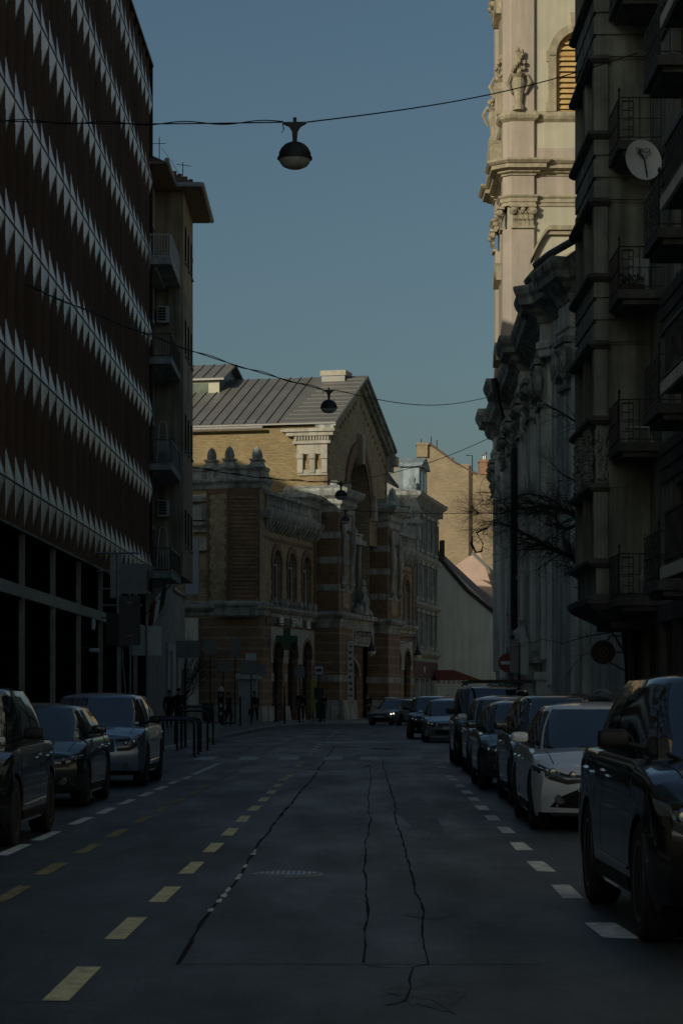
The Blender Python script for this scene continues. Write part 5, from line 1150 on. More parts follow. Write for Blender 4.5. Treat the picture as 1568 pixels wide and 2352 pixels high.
for k, (pts, rs) in enumerate(LB):
    b.tube(pts, [r_*1.1 for r_ in rs], 6)
    for i in range(2 if k < 7 else 1, len(pts)):
        for m_ in range((9 if k < 3 else 5) if k < 7 else 2):
            t_ = random.random(); q = pts[i-1].lerp(pts[i], t_); d = (pts[i]-pts[i-1]).normalized() + Vector((random.gauss(-.35,.5), random.gauss(0,.5), random.gauss(.05,.6)))
            twig(b, q, d, random.uniform(.45,1.0) if k < 7 else .4, max(.007, rs[min(i,len(rs)-1)]*.38), 3 if k < 7 else 1, .6)
for e in (LB[0][0][-1], LB[1][0][-1], LB[2][0][-1], LB[4][0][-1], tl(1110,1150,67.5), tl(1120,1215,67.5)):
    for m_ in range(6): twig(b, e, Vector((-1, random.gauss(0,.4), random.gauss(.1,.5))), random.uniform(.5,.95), .008, 3, .6)
b.build('crown', m_bark, TR)
# a hanging loop of broken twigs where the crown ends
b = MB(); q0 = tl(1092,1232,67.5); b.tube([q0+Vector((-.1,0,.0)), q0+Vector((-.12,0,-.22)), q0+Vector((0,0,-.45)), q0+Vector((.16,0,-.42)), q0+Vector((.2,0,-.2)), q0+Vector((.02,0,.1)), tl(1130,1205,67.5)], [.02,.04,.03,.035,.02,.03,.012], 5)
for k in range(8): twig(b, q0+Vector((random.uniform(-.1,.2),0,random.uniform(-.4,.1))), (random.gauss(0,1),0,random.gauss(0,1)), .3, .008, 1)
b.build('hanging_branch', m_bark, TR)
S = thing('bare_shrub', 'small leafless tree with fanned twigs against the white wall left of the market', 'tree', (-9.15, 140.3, .12))
b = MB(); b.tube([(0,0,0),(.05,0,1.2),(.1,0,2.2)], [.07,.055,.04], 6); b.build('trunk', m_bark, S)
b = MB(); random.seed(8)
for k in range(26): twig(b, Vector((.06+.02*random.random(),0,1.0+1.4*random.random())), (random.uniform(.1,1.0), random.gauss(0,.25), random.uniform(.7,1.8)), random.uniform(1.6,3.0), .022, 2, .28, .05)
b.build('crown', m_bark, S)
# ------------------------------------------------------------------ overhead lamps and wires
def street_lamp(px, py, Y, label):
    p = P(px, py, Y); t = thing('hanging_street_lamp', label, 'street lamp', tuple(p), random.uniform(-.1,.1), 'street lamps hung over the road'); return p, t
L0 = None
lamp_pos = []
for k, (px, py, Y, lab) in enumerate(((677,360,42,'largest and nearest dome street lamp hanging on a wire against the open sky'),(755,935,84,'second dome street lamp hanging before the market roof'),(783,1138,113,'third dome street lamp hanging before the market portal'),(793,1195,141,'farthest and smallest dome street lamp in front of the portal arch'))):
    p, t = street_lamp(px, py, Y, lab); lamp_pos.append(p)
    if k == 0:
        b = MB(); b.lathe([(.02,.255),(.09,.25),(.17,.215),(.235,.15),(.275,.07),(.285,0),(.285,-.01),(.305,-.015),(.305,-.045),(.28,-.05),(.26,-.05)], n=32); hd = b.build('hood', mat('dark_lamp_enamel', (.035,.037,.04), .5, .2, .25, 5), t, True)
        b = MB(); b.lathe([(.275,-.05),(.262,-.1),(.21,-.165),(.12,-.205),(.01,-.215)], n=28); b.build('glass_bowl', mat('milky_glass', (.6,.62,.58), .25, 0, .25, 6), t, True)
        b = MB(); b.pry([(-.21,.6),(.2,.6),(.2,.575),(.1,.52),(.05,.44),(.035,.25),(-.035,.25),(-.05,.44),(-.1,.52),(-.21,.575)], -.03, .03); b.box(-.03,.03,-.03,.03,.6,.68); b.box(-.04,.04,-.035,.035,.25,.3); b.tube([(-.21,0,.58),(-.19,0,.48),(-.23,0,.42)], .01, 5); b.build('hanger', m_dkmetal, t)
        b = MB(); b.lathe([(.02,0),(.02,.02)], (-.3,0,-.03), 6, 'x'); b.lathe([(.02,0),(.02,.02)], (.28,0,-.03), 6, 'x'); b.build('clip', m_grmetal, t); L0 = t
    else:
        for ch in L0.children: clone(ch, t)
m_wire = mat('black_cable', (.012,.013,.015), .6)
def wire(name, lab, pts, r, wavy=0, g='span wires across the street'):
    q = thing(name, lab, 'cable', tuple(pts[0]), 0, g); b = MB(); o = pts[0]; n = 60; ps = []
    for s, e in zip(pts, pts[1:]):
        for i in range(n): ps.append(s.lerp(e, i/n) - Vector((0,0,math.sin(math.pi*i/n)*(e-s).length*.012)) - o)
    ps.append(pts[-1]-o); b.tube(ps, r, 4)
    if wavy: b.tube([p_ + Vector((0,0,wavy*math.sin(i*.55)+wavy*.3)) for i, p_ in enumerate(ps)], r*.9, 4)
    b.build('wire', m_wire, q); return q
l1, l2, l3, l4 = lamp_pos; up = Vector((0,0,.6))
wire('span_wire', 'twisted pair of cables running left from the nearest lamp', [l1+up+Vector((-.2,0,0)), P(-300, 262, 42)], .011, .03)
wire('span_wire', 'thin wire rising right from the nearest lamp past the church tower', [l1+up+Vector((.2,0,0)), P(1462, 122, 57.5)], .012)
wire('span_wire', 'twisted cable sagging left from the second lamp to the office front', [l2+up+Vector((-.2,0,0)), P(60, 655, 67)], .016, .04)
wire('span_wire', 'thin wire running right from the second lamp to the church', [l2+up+Vector((.2,0,0)), P(1122, 912, 122)], .016)
wire('span_wire', 'thin sagging cable from the third lamp to the apartment house', [l3+up+Vector((-.2,0,0)), P(420, 1068, 126)], .02, .04)
wire('span_wire', 'thin wire rising right from the third lamp over the far roofs', [l3+up+Vector((.2,0,0)), P(1130, 1003, 138)], .018)
wire('span_wire', 'thin wire holding the farthest lamp before the portal', [P(740,1160,150), l4+up, P(1130,1178,139)], .018)

# ------------------------------------------------------------------ signs, posts, street furniture
def post(b, h, r=.03): b.lathe([(r,0),(r,h),(0,h+.01)], n=8)
def gp(px, Y): return ((px-CX)*Y/F, Y, .12)
q = thing('traffic_sign', 'tall post carrying two big dark sign panels seen from behind', 'road sign', gp(299, 80)); b = MB(); post(b, 5.8, .045); b.build('post', m_grmetal, q)
b = MB(); b.box(-.39,.56,-.05,-.03,4.8,5.8); b.build('sign_plate', m_signback, q); b = MB(); b.box(-.36,.35,-.05,-.03,3.1,4.74); b.build('sign_plate', mat('dark_sign_back', (.08,.085,.09), .5, .3), q)
b = MB(); 
for z in (5.5,5.0,4.5,3.4): b.box(-.09,.09,-.06,.06,z,z+.04)
b.build('clamp', m_grmetal, q)
q = thing('traffic_sign', 'square pale grey sign panel seen from behind on a thin galvanised post', 'road sign', gp(337, 82)); b = MB(); post(b, 3.8, .035); b.build('post', m_grmetal, q)
b = MB(); b.box(-.5,.5,.05,.08,2.8,3.8); b.build('sign_plate', mat('pale_sign_back', (.5,.6,.56), .5, .1, .12, 2), q)
b = MB()
for z in (3.6,2.9): b.box(-.09,.09,-.05,.05,z,z+.05)
b.build('clamp', m_grmetal, q)
# distant signs on the corner, all from behind
def sign(px, Y, lab, h, shapes, r=.035, dz=0):
    q = thing('traffic_sign', lab, 'road sign', gp(px, Y)); b = MB(); post(b, h, r); b.build('post', m_dkmetal, q)
    for s in shapes:
        b = MB(); kd, z, sz = s[:3]; dx = s[3] if len(s) > 3 else 0
        if kd == 'o': b.lathe([(0,-.06),(sz,-.06),(sz,-.045),(0,-.045)], (dx,0,z), 20, 'y')
        elif kd == 'oct': b.lathe([(0,-.06),(sz,-.06),(sz,-.045),(0,-.045)], (dx,0,z), 8, 'y')
        else: b.box(dx-sz, dx+sz, -.06, -.045, z-(s[4] if len(s) > 4 else sz), z+(s[4] if len(s) > 4 else sz))
        b.build('sign_plate', m_signback, q)
    return q
sign(427, 118, 'wide dark sign plate seen from behind on a post near the doorway', 4.1, [('b',3.75,.58,.1,.42)])
sign(483, 128, 'round dark sign back on a tall post before the white wall', 4.2, [('o',4.05,.42)])
sign(513, 124, 'round dark sign back on a leaning short post by the black bollard', 3.2, [('o',3.0,.3)])
sign(540, 126, 'narrow dark sign back on the tallest corner post', 4.4, [('b',4.0,.22,0,.5)])
sign(577, 126, 'wide grey sign back with a smaller dark plate beside it', 3.3, [('b',2.95,.42,-.1,.38),('b',2.8,.2,.55,.3)])
sign(689, 132, 'grey sign back on a post in front of the walking man', 3.2, [('b',2.8,.26,0,.3)])
sign(653, 128, 'plain thin post with a bent top on the corner', 2.0, [])
q = thing('bus_stop', 'blue bordered bus stop sign with a pale bus symbol on a post', 'bus stop', gp(732, 135))
b = MB(); post(b, 3.2, .04); b.build('post', m_dkmetal, q); b = MB(); b.box(-.27,.27,-.06,-.045,2.65,3.2); b.build('sign_plate', mat('stop_blue', (.05,.16,.28), .5), q)
b = MB(); b.box(-.22,.22,-.07,-.061,2.7,3.14); b.build('white_field', mat('stop_white', (.62,.66,.68), .5), q); b = MB(); b.box(-.15,.15,-.078,-.071,2.86,3.0); b.box(-.1,-.05,-.078,-.071,2.82,2.86); b.box(.05,.1,-.078,-.071,2.82,2.86); b.build('bus_symbol', m_dkmetal, q)
b = MB(); b.box(-.26,.26,-.1,-.05,1.3,1.95); b.build('timetable_case', m_dkmetal, q)
q = thing('no_entry_sign', 'round red no entry sign with a white bar on a post before the church', 'road sign', gp(1165, 76)); b = MB(); post(b, 2.95, .035); b.build('post', m_grmetal, q)
b = MB(); b.lathe([(0,-.05),(.3,-.05),(.3,-.035),(0,-.035)], (0,0,2.46), 32, 'y'); b.build('disc', mat('faded_red', (.22,.04,.03), .5, 0, .1), q); b = MB(); b.box(-.22,.22,-.058,-.051,2.41,2.51); b.box(.06,.13,-.058,-.051,2.24,2.36); b.build('white_bar', MATS['stop_white'], q)
q = thing('traffic_sign', 'pair of grey rectangular sign backs on a dark post before the church', 'road sign', gp(1192, 72)); b = MB(); post(b, 3.0, .045); b.build('post', m_dkmetal, q)
b = MB(); b.box(-.28,-.02,-.06,-.045,2.1,3.1); b.build('sign_plate', m_signback, q); b = MB(); b.box(.02,.26,-.075,-.06,2.05,3.15); b.build('sign_plate', MATS['pale_sign_back'], q)
# bins, bollards, kiosk
def bin_(px, Y, lab):
    q = thing('litter_bin', lab, 'litter bin', gp(px, Y), 0, 'green litter bins on the corner'); b = MB(); b.lathe([(.24,.2),(.27,.25),(.3,1.05),(.32,1.07),(.32,1.12),(.26,1.13)], n=14); b.build('body', mat('bin_green', (.03,.055,.035), .5), q, True)
    b = MB(); b.lathe([(.22,1.13),(.2,1.15)], n=12); b.lathe([(.08,0),(.08,.2)], n=8); b.build('foot', m_dkmetal, q)
bin_(478, 121, 'green litter bin left of the black bollard'); bin_(802-60-5, 138, 'green litter bin beside the bus stop post')
q = thing('black_bollard', 'stout black meter post with pale cap on the corner pavement', 'bollard', gp(508, 122)); b = MB(); b.lathe([(.24,0),(.24,.08),(.15,.12),(.15,1.35),(.17,1.4),(.17,1.7)], n=12); b.build('body', m_black, q); b = MB(); b.lathe([(.15,1.7),(.16,1.8),(.1,1.92),(.02,1.95)], n=12); b.build('cap', m_whmetal, q, True); b = MB()
for z in (.5,.9,1.45): b.box(-.06,.06,-.16,-.14,z,z+.18)
b.build('label_plate', m_whmetal, q)
q = thing('fire_hydrant', 'slim dark hydrant post with knobbed top before the shop arches', 'hydrant', gp(634, 138)); b = MB(); b.lathe([(.16,0),(.16,.1),(.1,.15),(.1,.9),(.15,.95),(.15,1.05),(.09,1.1),(.13,1.3),(.1,1.5),(.05,1.6)], n=10); b.build('body', mat('dark_red_iron', (.06,.035,.03), .5), q, True); b = MB(); b.lathe([(.05,-.24),(.05,.24)], (0,0,1.0), 8, 'x'); b.build('outlet', m_dkmetal, q)
q = thing('kiosk', 'pale upright kiosk cabinet with a projecting top before the brick corner', 'kiosk', gp(570, 137)); b = MB(); b.box(-.55,.5,0,.9,0,2.45); b.build('cabinet', mat('kiosk_white', (.42,.46,.44), .6, 0, .1, 2), q); b = MB(); b.box(-.75,.7,-.2,1.0,2.45,2.75); b.build('roof', MATS['pale_sign_back'], q); b = MB(); b.box(-.15,.45,-.05,-.0,3.0,3.9); b.box(-.1,-.02,-.03,.02,2.75,3.0); b.box(.3,.38,-.03,.02,2.75,3.0); b.build('sign_panel', MATS['banner_white'], q)
q = thing('yellow_panel', 'yellow green advertising panel standing by the middle shop arch', 'sign', gp(728-3, 141)); 
b = MB(); b.box(-.28,.05,-.04,.04,.6,2.4); b.build('panel', mat('yellow_green', (.34,.38,.06), .6), q); b = MB(); b.box(-.2,-.14,-.03,.03,0,.6); b.box(0,.05,-.03,.03,0,.6); b.build('leg', m_dkmetal, q)
# thin posts on the pavement edge
for k, (px, Y, h, lab) in enumerate(((552,120,1.35,'short dark steel post left of the kiosk'),(530,121,1.3,'short dark steel post right of the black bollard'),(654,128,1.4,'short dark steel post before the first shop arch'))):
    q = thing('steel_post', lab, 'post', gp(px, Y), 0, 'steel posts along the corner kerb'); b = MB(); b.lathe([(.045,0),(.045,h),(.055,h),(.055,h+.05),(.02,h+.1)], n=10); b.build('shaft', m_dkmetal, q); b = MB(); b.lathe([(.09,0),(.09,.03)], n=10); b.build('base', m_dkmetal, q)
# hoops and rails on the left pavement edge
def hoop(px, Y, w_, h, lab, rz=R(90)):
    q = thing('railing_hoop', lab, 'railing', gp(px, Y)); q.rotation_euler = (0,0,rz); r = .12
    b = MB(); b.tube([(-w_/2,0,0),(-w_/2,0,h-r),(-w_/2+r*.3,0,h-r*.3),(-w_/2+r,0,h),(w_/2-r,0,h),(w_/2-r*.3,0,h-r*.3),(w_/2,0,h-r),(w_/2,0,0)], .03, 8); b.build('rail', m_dkmetal, q)
    b = MB(); b.lathe([(.07,0),(.07,.015)], (-w_/2,0,0), 10); b.lathe([(.07,0),(.07,.015)], (w_/2,0,0), 10); b.build('foot', m_dkmetal, q); return q
for k, (px, Y) in enumerate(((409,55.5),(420,57.5),(428,60.5),(386,64))):
    w_ = .95; hoop(px-10, Y, w_, .85, ['nearest low bicycle hoop beside the silver car', 'second low bicycle hoop from the silver car', 'third low bicycle hoop from the silver car', 'low bicycle hoop standing back on the pavement'][k], R(12) if k < 3 else R(0))
hoop(442, 62, .78, 1.02, 'taller pedestrian railing hoop next to the bicycle hoops', R(4))
hoop(432+14, 70, 1.1, 1.1, 'wide pedestrian railing hoop behind the bicycle hoops', R(0))
q = thing('dark_post', 'tall thin dark post rising behind the bicycle hoops', 'post', gp(426, 66)); b = MB(); post(b, 2.3, .035); b.build('shaft', m_dkmetal, q); b = MB(); b.lathe([(.07,0),(.07,.02)], n=10); b.build('base', m_dkmetal, q)
q = thing('concrete_planter', 'low grey concrete planter block on the pavement beyond the hoops', 'planter', (gp(455, 82)[0], 82, .12)); b = MB(); b.frus(-.9,.8,-.3,.3,0,.5,.04); b.build('box', m_conc, q); b = MB(); b.box(-.8,.7,-.22,.22,.5,.52); b.build('soil', m_bark, q)
# ------------------------------------------------------------------ cars (local front towards -y)
m_cglass = mat('car_glass', (.008,.016,.026), .03, 0, 0, spec=1.0, ior=2.1)
m_chrome = mat('chrome', (.55,.56,.58), .15, 1, 0)
m_lens = mat('headlamp_lens', (.2,.22,.24), .08, .5, .3, 30, spec=.8)
m_trimb = mat('black_plastic_trim', (.012,.012,.013), .55, 0, .2, 6)
mat('lit_lamp', (1,.9,.7), .3, 0, 0, emit=3.0)
m_plate = mat('number_plate', (.45,.46,.44), .5, 0, 0)
m_rim = mat('alloy_rim', (.22,.23,.24), .35, .8, .1, 6)
m_indic = mat('tail_red', (.12,.008,.008), .2, 0, 0)
def lerp(a, b, t): return a+(b-a)*t
def curve(pts, x):
    if x <= pts[0][0]: return pts[0][1]
    for (x0,y0),(x1,y1) in zip(pts, pts[1:]):
        if x <= x1: t = (x-x0)/(x1-x0); return y0+(y1-y0)*t
    return pts[-1][1]
def paint(name, col, metal=.35, rough=.28): return mat(name, col, rough, metal, .06, 1, coat=1, spec=.6)
SPECS = {
 'suv':   dict(L=4.55,W=1.88,H=1.64,gc=.22,R=.36,fo=.93,wb=2.70,hood=1.04,nose=.88,belt=1.06,ws=1.25,rf=2.05,rr=3.85,tb=4.42,wt=.62),
 'suv_s': dict(L=4.3,W=1.82,H=1.56,gc=.2,R=.34,fo=.9,wb=2.6,hood=.98,nose=.82,belt=1.0,ws=1.2,rf=1.95,rr=3.6,tb=4.15,wt=.61),
 'saloon':dict(L=4.55,W=1.79,H=1.42,gc=.16,R=.325,fo=.9,wb=2.66,hood=.88,nose=.7,belt=.91,ws=1.25,rf=2.15,rr=3.35,tb=4.1,wt=.58),
 'hatch': dict(L=4.15,W=1.72,H=1.42,gc=.17,R=.31,fo=.82,wb=2.5,hood=.9,nose=.72,belt=.93,ws=1.1,rf=1.85,rr=3.5,tb=4.0,wt=.58),
 'small': dict(L=3.65,W=1.65,H=1.52,gc=.17,R=.29,fo=.7,wb=2.4,hood=.98,nose=.82,belt=1.0,ws=.85,rf=1.5,rr=3.2,tb=3.55,wt=.62),
 'estate':dict(L=4.6,W=1.8,H=1.47,gc=.16,R=.32,fo=.9,wb=2.68,hood=.9,nose=.72,belt=.93,ws=1.2,rf=2.0,rr=4.0,tb=4.45,wt=.6),
 'van':   dict(L=4.5,W=1.85,H=1.74,gc=.19,R=.33,fo=.85,wb=2.75,hood=1.05,nose=.85,belt=1.08,ws=.95,rf=1.7,rr=4.2,tb=4.42,wt=.7),
}
def car(name, label, cx, yf, kind, pt, rot=0, group='cars parked along the kerb', face='plain', rails=False, hood_scale=1, ground=0, lit=False, **over):
    s = dict(SPECS[kind]); s.update(over); L_, W, H = s['L'], s['W'], s['H']; hw0 = W/2; R_ = s['R']; yw = [s['fo'], s['fo']+s['wb']]; ra = R_*1.13; zc = R_
    t = thing(name, label, 'car', (cx, yf, ground), rot, group)
    top = [(0,s['nose']),(.12,s['nose']+.02),(.35,lerp(s['nose'],s['hood'],.45)),(.75,lerp(s['nose'],s['hood'],.8)),(s['ws'],s['hood']),(s['ws']+.4,s['belt']),(s['tb']-.1,s['belt']+.03),(L_-.08,s['belt']-.02),(L_,s['belt']-.1)]
    def ztop(y): return curve(top, y)
    def hw(y):
        d0, d1 = y/.75, (L_-y)/.6; k = 1
        if d0 < 1: k -= .10*(1-d0)**2
        if d1 < 1: k -= .08*(1-d1)**2
        return hw0*k
    def zbot(y):
        z = s['gc'] + (.05 if y < .25 or y > L_-.3 else 0)
        for c in yw:
            if abs(y-c) < ra: z = max(z, zc+math.sqrt(max(0, ra*ra-(y-c)**2)))
        return z
    lev = [(0,.955),(.13,.985),(.32,.998),(.55,1.0),(.72,.985),(.86,.985),(.95,.955),(1,.90)]
    ys = set([0,.05,.12,.2,.3,.42,L_,L_-.05,L_-.12,L_-.25,s['ws'],s['ws']+.4])
    for c in yw:
        for i in range(13): ys.add(round(c-ra+2*ra*(1-math.cos(math.pi*i/12))/2, 4))
        ys.add(round(c-ra-.002,4)); ys.add(round(c+ra+.002,4))
    y = .5
    while y < L_-.3: ys.add(round(y,3)); y += .2
    ys = sorted(ys); NC = 10; NL = len(lev)
    def warp(x, y, z):
        wf = max(0, 1-y/.9)**1.3; wr = max(0, 1-(L_-y)/.7)**1.3; q = min(1.2, (abs(x)/hw0)); zt = s['nose']
        lean = .02+.20*max(0,(z-.55)/(zt-.5))**2*(1 if z < 2 else 1) + .12*max(0,(.42-z)/.25)
        y2 = y + wf*(lean + .26*q**2.6) - wr*(.03+.12*max(0,(z-.6)/.6)+.16*q**3+.05*max(0,(.4-z)/.2))
        return (x, y2, z)
    b = MB(); vs = []; nring = NL*2 + NC-1
    for y in ys:
        zb, zt, w_ = zbot(y), ztop(y), hw(y); full = s['gc']
        row = []
        def lv(f, k):
            z = zb+(zt-.035-zb)*f; fr = (z-full)/(zt-full); kk = curve([(a, c) for a, c in lev], fr); return w_*kk, z
        side = [lv(f, k) for f, k in lev]
        for x, z in side: row.append(warp(-x, y, z))
        xe = side[-1][0]
        for i in range(1, NC):
            x = lerp(-xe, xe, i/NC); row.append(warp(x, y, zt-.035+.06*(1-(x/xe)**2)**.8))
        for x, z in reversed(side): row.append(warp(x, y, z))
        vs += row
    fs = []
    for i in range(len(ys)-1):
        for k in range(nring-1): fs.append((i*nring+k, i*nring+k+1, (i+1)*nring+k+1, (i+1)*nring+k))
    b.add(vs, fs)
    for yy in (0, L_):                                 # end caps
        i = 0 if yy == 0 else len(ys)-1; zb, zt, w_ = zbot(yy), ztop(yy), hw(yy); cv = []
        for li, (f, k) in enumerate(lev):
            z = zb+(zt-.035-zb)*f; fr = (z-s['gc'])/(zt-s['gc']); x1 = w_*curve(lev, fr)
            for c in range(NC+1):
                x = lerp(-x1, x1, c/NC); cv.append(warp(x, yy, z + (.06*(1-(x/x1)**2)**.8 if li == NL-1 else 0)))
        b.add(cv, [(a*(NC+1)+c, a*(NC+1)+c+1, (a+1)*(NC+1)+c+1, (a+1)*(NC+1)+c) for a in range(NL-1) for c in range(NC)])
    # greenhouse
    ys0, ys1, yr0, yr1 = s['ws']+.02, s['tb'], s['rf'], s['rr']; zr = H-.07
    def out(th, tt, off=0):
        c, sn = math.cos(th), math.sin(th); a0, a1 = (ys1-ys0)/2, (yr1-yr0)/2; c0, c1 = (ys0+ys1)/2, (yr0+yr1)/2
        wb_, wt_ = hw0*.90, hw0*s['wt']/.62*.70; a = lerp(a0, a1, tt); cc = lerp(c0, c1, tt); w_ = lerp(wb_, wt_, tt) + .045*math.sin(math.pi*tt*.9)
        e = .34; x = w_*math.copysign(abs(c)**e, c); y = cc + a*math.copysign(abs(sn)**e, sn)
        bow = .10*(1-(abs(x)/w_)**2); y += (-bow if sn < 0 else bow*.6)*(1 if abs(sn) > .7 else 0)*1.0
        z0 = ztop(min(max(y,0),L_))-.05; z = lerp(z0, zr, tt)
        d = Vector((x/w_*1.0 if abs(x)/w_ > .97 else x/w_*.15, 0 if abs(x)/w_ > .985 else math.copysign(1, sn), .35)).normalized()
        return (x+d.x*off, y+d.y*off, z+d.z*off)
    NT, NV = 72, 7
    b.grid(lambda u, v: out(2*math.pi*u, v), NT, NV)
    def roof(u, v):
        x, y, z = out(2*math.pi*u, 1); cy = (yr0+yr1)/2; k = 1-v; return (x*k, cy+(y-cy)*k, zr+.07*(1-k**2.6))
    b.grid(roof, NT, 6)
    body = b.build('body', pt, t, True); t_body = body
    me = body.data; bm = bmesh.new(); bm.from_mesh(me); bmesh.ops.remove_doubles(bm, verts=bm.verts, dist=.0015); bmesh.ops.recalc_face_normals(bm, faces=bm.faces); bm.to_mesh(me)
    bvh = BVHTree.FromBMesh(bm); bm.free()
    try: me.set_sharp_from_angle(angle=R(45))
    except Exception: pass
    def patch(name_, m, th0, th1, v0, v1, off=.006, nu=16, nv=6, par=t):
        g = MB(); g.grid(lambda u, v: out(lerp(th0, th1, u), lerp(v0, v1, v), off), nu, nv); return g.build(name_, m, par, True)
    def th_at(yv, side_, tt=.5):                       # angle of the side window post at length yv
        a0, a1 = (ys1-ys0)/2, (yr1-yr0)/2; a = lerp(a0, a1, tt); cc = lerp((ys0+ys1)/2, (yr0+yr1)/2, tt); q = max(-1, min(1, (yv-cc)/a)); th = math.asin(math.copysign(abs(q)**(1/.34), q)); return th if side_ > 0 else math.pi-th
    patch('windscreen', m_cglass, R(-90-43), R(-90+43), .07, .95, .008)
    patch('rear_window', m_cglass, R(90-42), R(90+42), .12, .92, .008)
    ya, yb_ = lerp(ys0,yr0,.5), lerp(ys1,yr1,.5); yB = lerp(ya, yb_, .47); yC = lerp(ya, yb_, .80)
    for sd_ in (1, -1):
        for a, c in ((ya+.13, yB-.03), (yB+.03, yC-.02), (yC+.04, yb_-.16)):
            patch('side_window', m_cglass, th_at(a, sd_), th_at(c, sd_), .1, .9, .007, 10, 5)
    # bevelled decals laid on the body by projecting outlines on to it
    def proj(pt_, ax):
        x, z = pt_
        if ax == 'f': o, d = Vector((x, -2, z)), Vector((0,1,0))
        elif ax == 'r': o, d = Vector((x, L_+2, z)), Vector((0,-1,0))
        elif ax == 'l': o, d = Vector((-2, x, z)), Vector((1,0,0))
        elif ax == 't': o, d = Vector((x, z, 3)), Vector((0,0,-1))
        else: o, d = Vector((2, x, z)), Vector((-1,0,0))
        hit = bvh.ray_cast(o, d); return hit[0], (hit[1] if hit[1] is None or hit[1].dot(d) < 0 else -hit[1])
    def strip(name_, m, lo, hi, ax, off=.006, nv=4, sub=3, par=t, th=.0):
        g = MB(); lo2, hi2 = [], []
        for A, B in ((lo, lo2), (hi, hi2)):
            for p, q in zip(A, A[1:]): B += [(lerp(p[0],q[0],i/sub), lerp(p[1],q[1],i/sub)) for i in range(sub)]
            B.append(A[-1])
        vv = []; ok = True
        for p, q in zip(lo2, hi2):
            for j in range(nv+1):
                h, n_ = proj((lerp(p[0],q[0],j/nv), lerp(p[1],q[1],j/nv)), ax)
                if h is None: return None
                edge = 1 if 0 < j < nv else .2
                vv.append(h + n_*(off*edge if off > .01 else off))
        g.add(vv, [(i*(nv+1)+j, (i+1)*(nv+1)+j, (i+1)*(nv+1)+j+1, i*(nv+1)+j+1) for i in range(len(lo2)-1) for j in range(nv)])
        return g.build(name_, m, par, True)
    N_ = s['nose']; w9 = hw0*.88
    fw = hw0
    if face == 'plain':
        hl = ([(fw*.56,N_-.17),(fw*.75,N_-.16),(fw*.93,N_-.08)], [(fw*.52,N_-.06),(fw*.75,N_-.035),(fw*.95,N_+.0)])
        gr = ([(-fw*.46,N_-.2),(0,N_-.21),(fw*.46,N_-.2)], [(-fw*.5,N_-.07),(0,N_-.07),(fw*.5,N_-.07)])
        it = ([(-fw*.6,.27),(0,.25),(fw*.6,.27)], [(-fw*.55,.42),(0,.43),(fw*.55,.42)])
    elif face == 'wedge':                              # slim lamps sweeping to a point, big angular lower openings
        hl = ([(fw*.30,N_-.13),(fw*.6,N_-.17),(fw*.8,N_-.12),(fw*.97,N_-.03)], [(fw*.28,N_-.10),(fw*.6,N_-.085),(fw*.8,N_-.03),(fw*.985,N_+.05)])
        gr = ([(-fw*.3,N_-.14),(0,N_-.145),(fw*.3,N_-.14)], [(-fw*.3,N_-.1),(0,N_-.1),(fw*.3,N_-.1)])
        it = ([(-fw*.8,.27),(-fw*.4,.26),(0,.26),(fw*.4,.26),(fw*.8,.27)], [(-fw*.7,.38),(-fw*.42,.49),(0,.5),(fw*.42,.49),(fw*.7,.38)])
    else:                                              # tall grille with upright lamps
        hl = ([(fw*.55,N_-.24),(fw*.75,N_-.23),(fw*.93,N_-.14)], [(fw*.5,N_-.07),(fw*.75,N_-.05),(fw*.96,N_+.02)])
        gr = ([(-fw*.5,N_-.26),(0,N_-.28),(fw*.5,N_-.26)], [(-fw*.48,N_-.06),(0,N_-.06),(fw*.48,N_-.06)])
        it = ([(-fw*.7,.26),(0,.24),(fw*.7,.26)], [(-fw*.6,.44),(0,.46),(fw*.6,.44)])
    for sd_ in (1, -1):
        lo = [(x*sd_, z) for x, z in hl[0]]; hi = [(x*sd_, z) for x, z in hl[1]]
        h = strip('headlight', m_trimb, [(x+.012*sd_*0, z-.012) for x, z in lo], [(x, z+.012) for x, z in hi], 'f', .004)
        if h:
            strip('lens', m_lens, [(lerp(a[0],b_[0],.25), lerp(a[1],b_[1],.25)) for a, b_ in zip(lo, hi)], [(lerp(a[0],b_[0],.85), lerp(a[1],b_[1],.85)) for a, b_ in zip(lo, hi)], 'f', .012, 3, 3, h)
            for f_ in (.35, .7):
                i = lerp(lo[0][0], lo[-1][0], f_); z = lerp((lo[0][1]+hi[0][1])/2, (lo[-1][1]+hi[-1][1])/2, f_*.8); p_, n_ = proj((i, z), 'f')
                if p_: g = MB(); m_lmp = MATS['lit_lamp'] if lit and sd_ > 0 else m_chrome; g.lathe([(.0,-.03),(.03,-.028),(.042,-.01),(.045,0)], tuple(p_), 12, 'y'); g.build('lamp', m_lmp, h, True)
        strip('tail_light', m_indic, [(sd_*fw*.6,s['belt']-.3),(sd_*fw*.93,s['belt']-.28)], [(sd_*fw*.62,s['belt']-.12),(sd_*fw*.93,s['belt']-.1)], 'r', .01)
        fx = sd_*fw*.68; p_, n_ = proj((fx, .36), 'f')
        if p_: g = MB(); g.lathe([(0,-.012),(.05,-.012),(.06,-.002),(.06,.01)], tuple(p_), 14, 'y'); g.build('fog_light', m_lens, t, True)
    strip('grille', m_trimb, gr[0], gr[1], 'f', .005); strip('lower_grille', m_trimb, it[0], it[1], 'f', .004)
    for k in range(3 if face != 'wedge' else 1):
        z = lerp(gr[0][0][1], gr[1][0][1], (k+.5)/3 if face != 'wedge' else .5); strip('grille_bar', m_chrome, [(-fw*.46,z-.008),(0,z-.01),(fw*.46,z-.008)], [(-fw*.46,z+.01),(0,z+.01),(fw*.46,z+.01)], 'f', .012, 2)
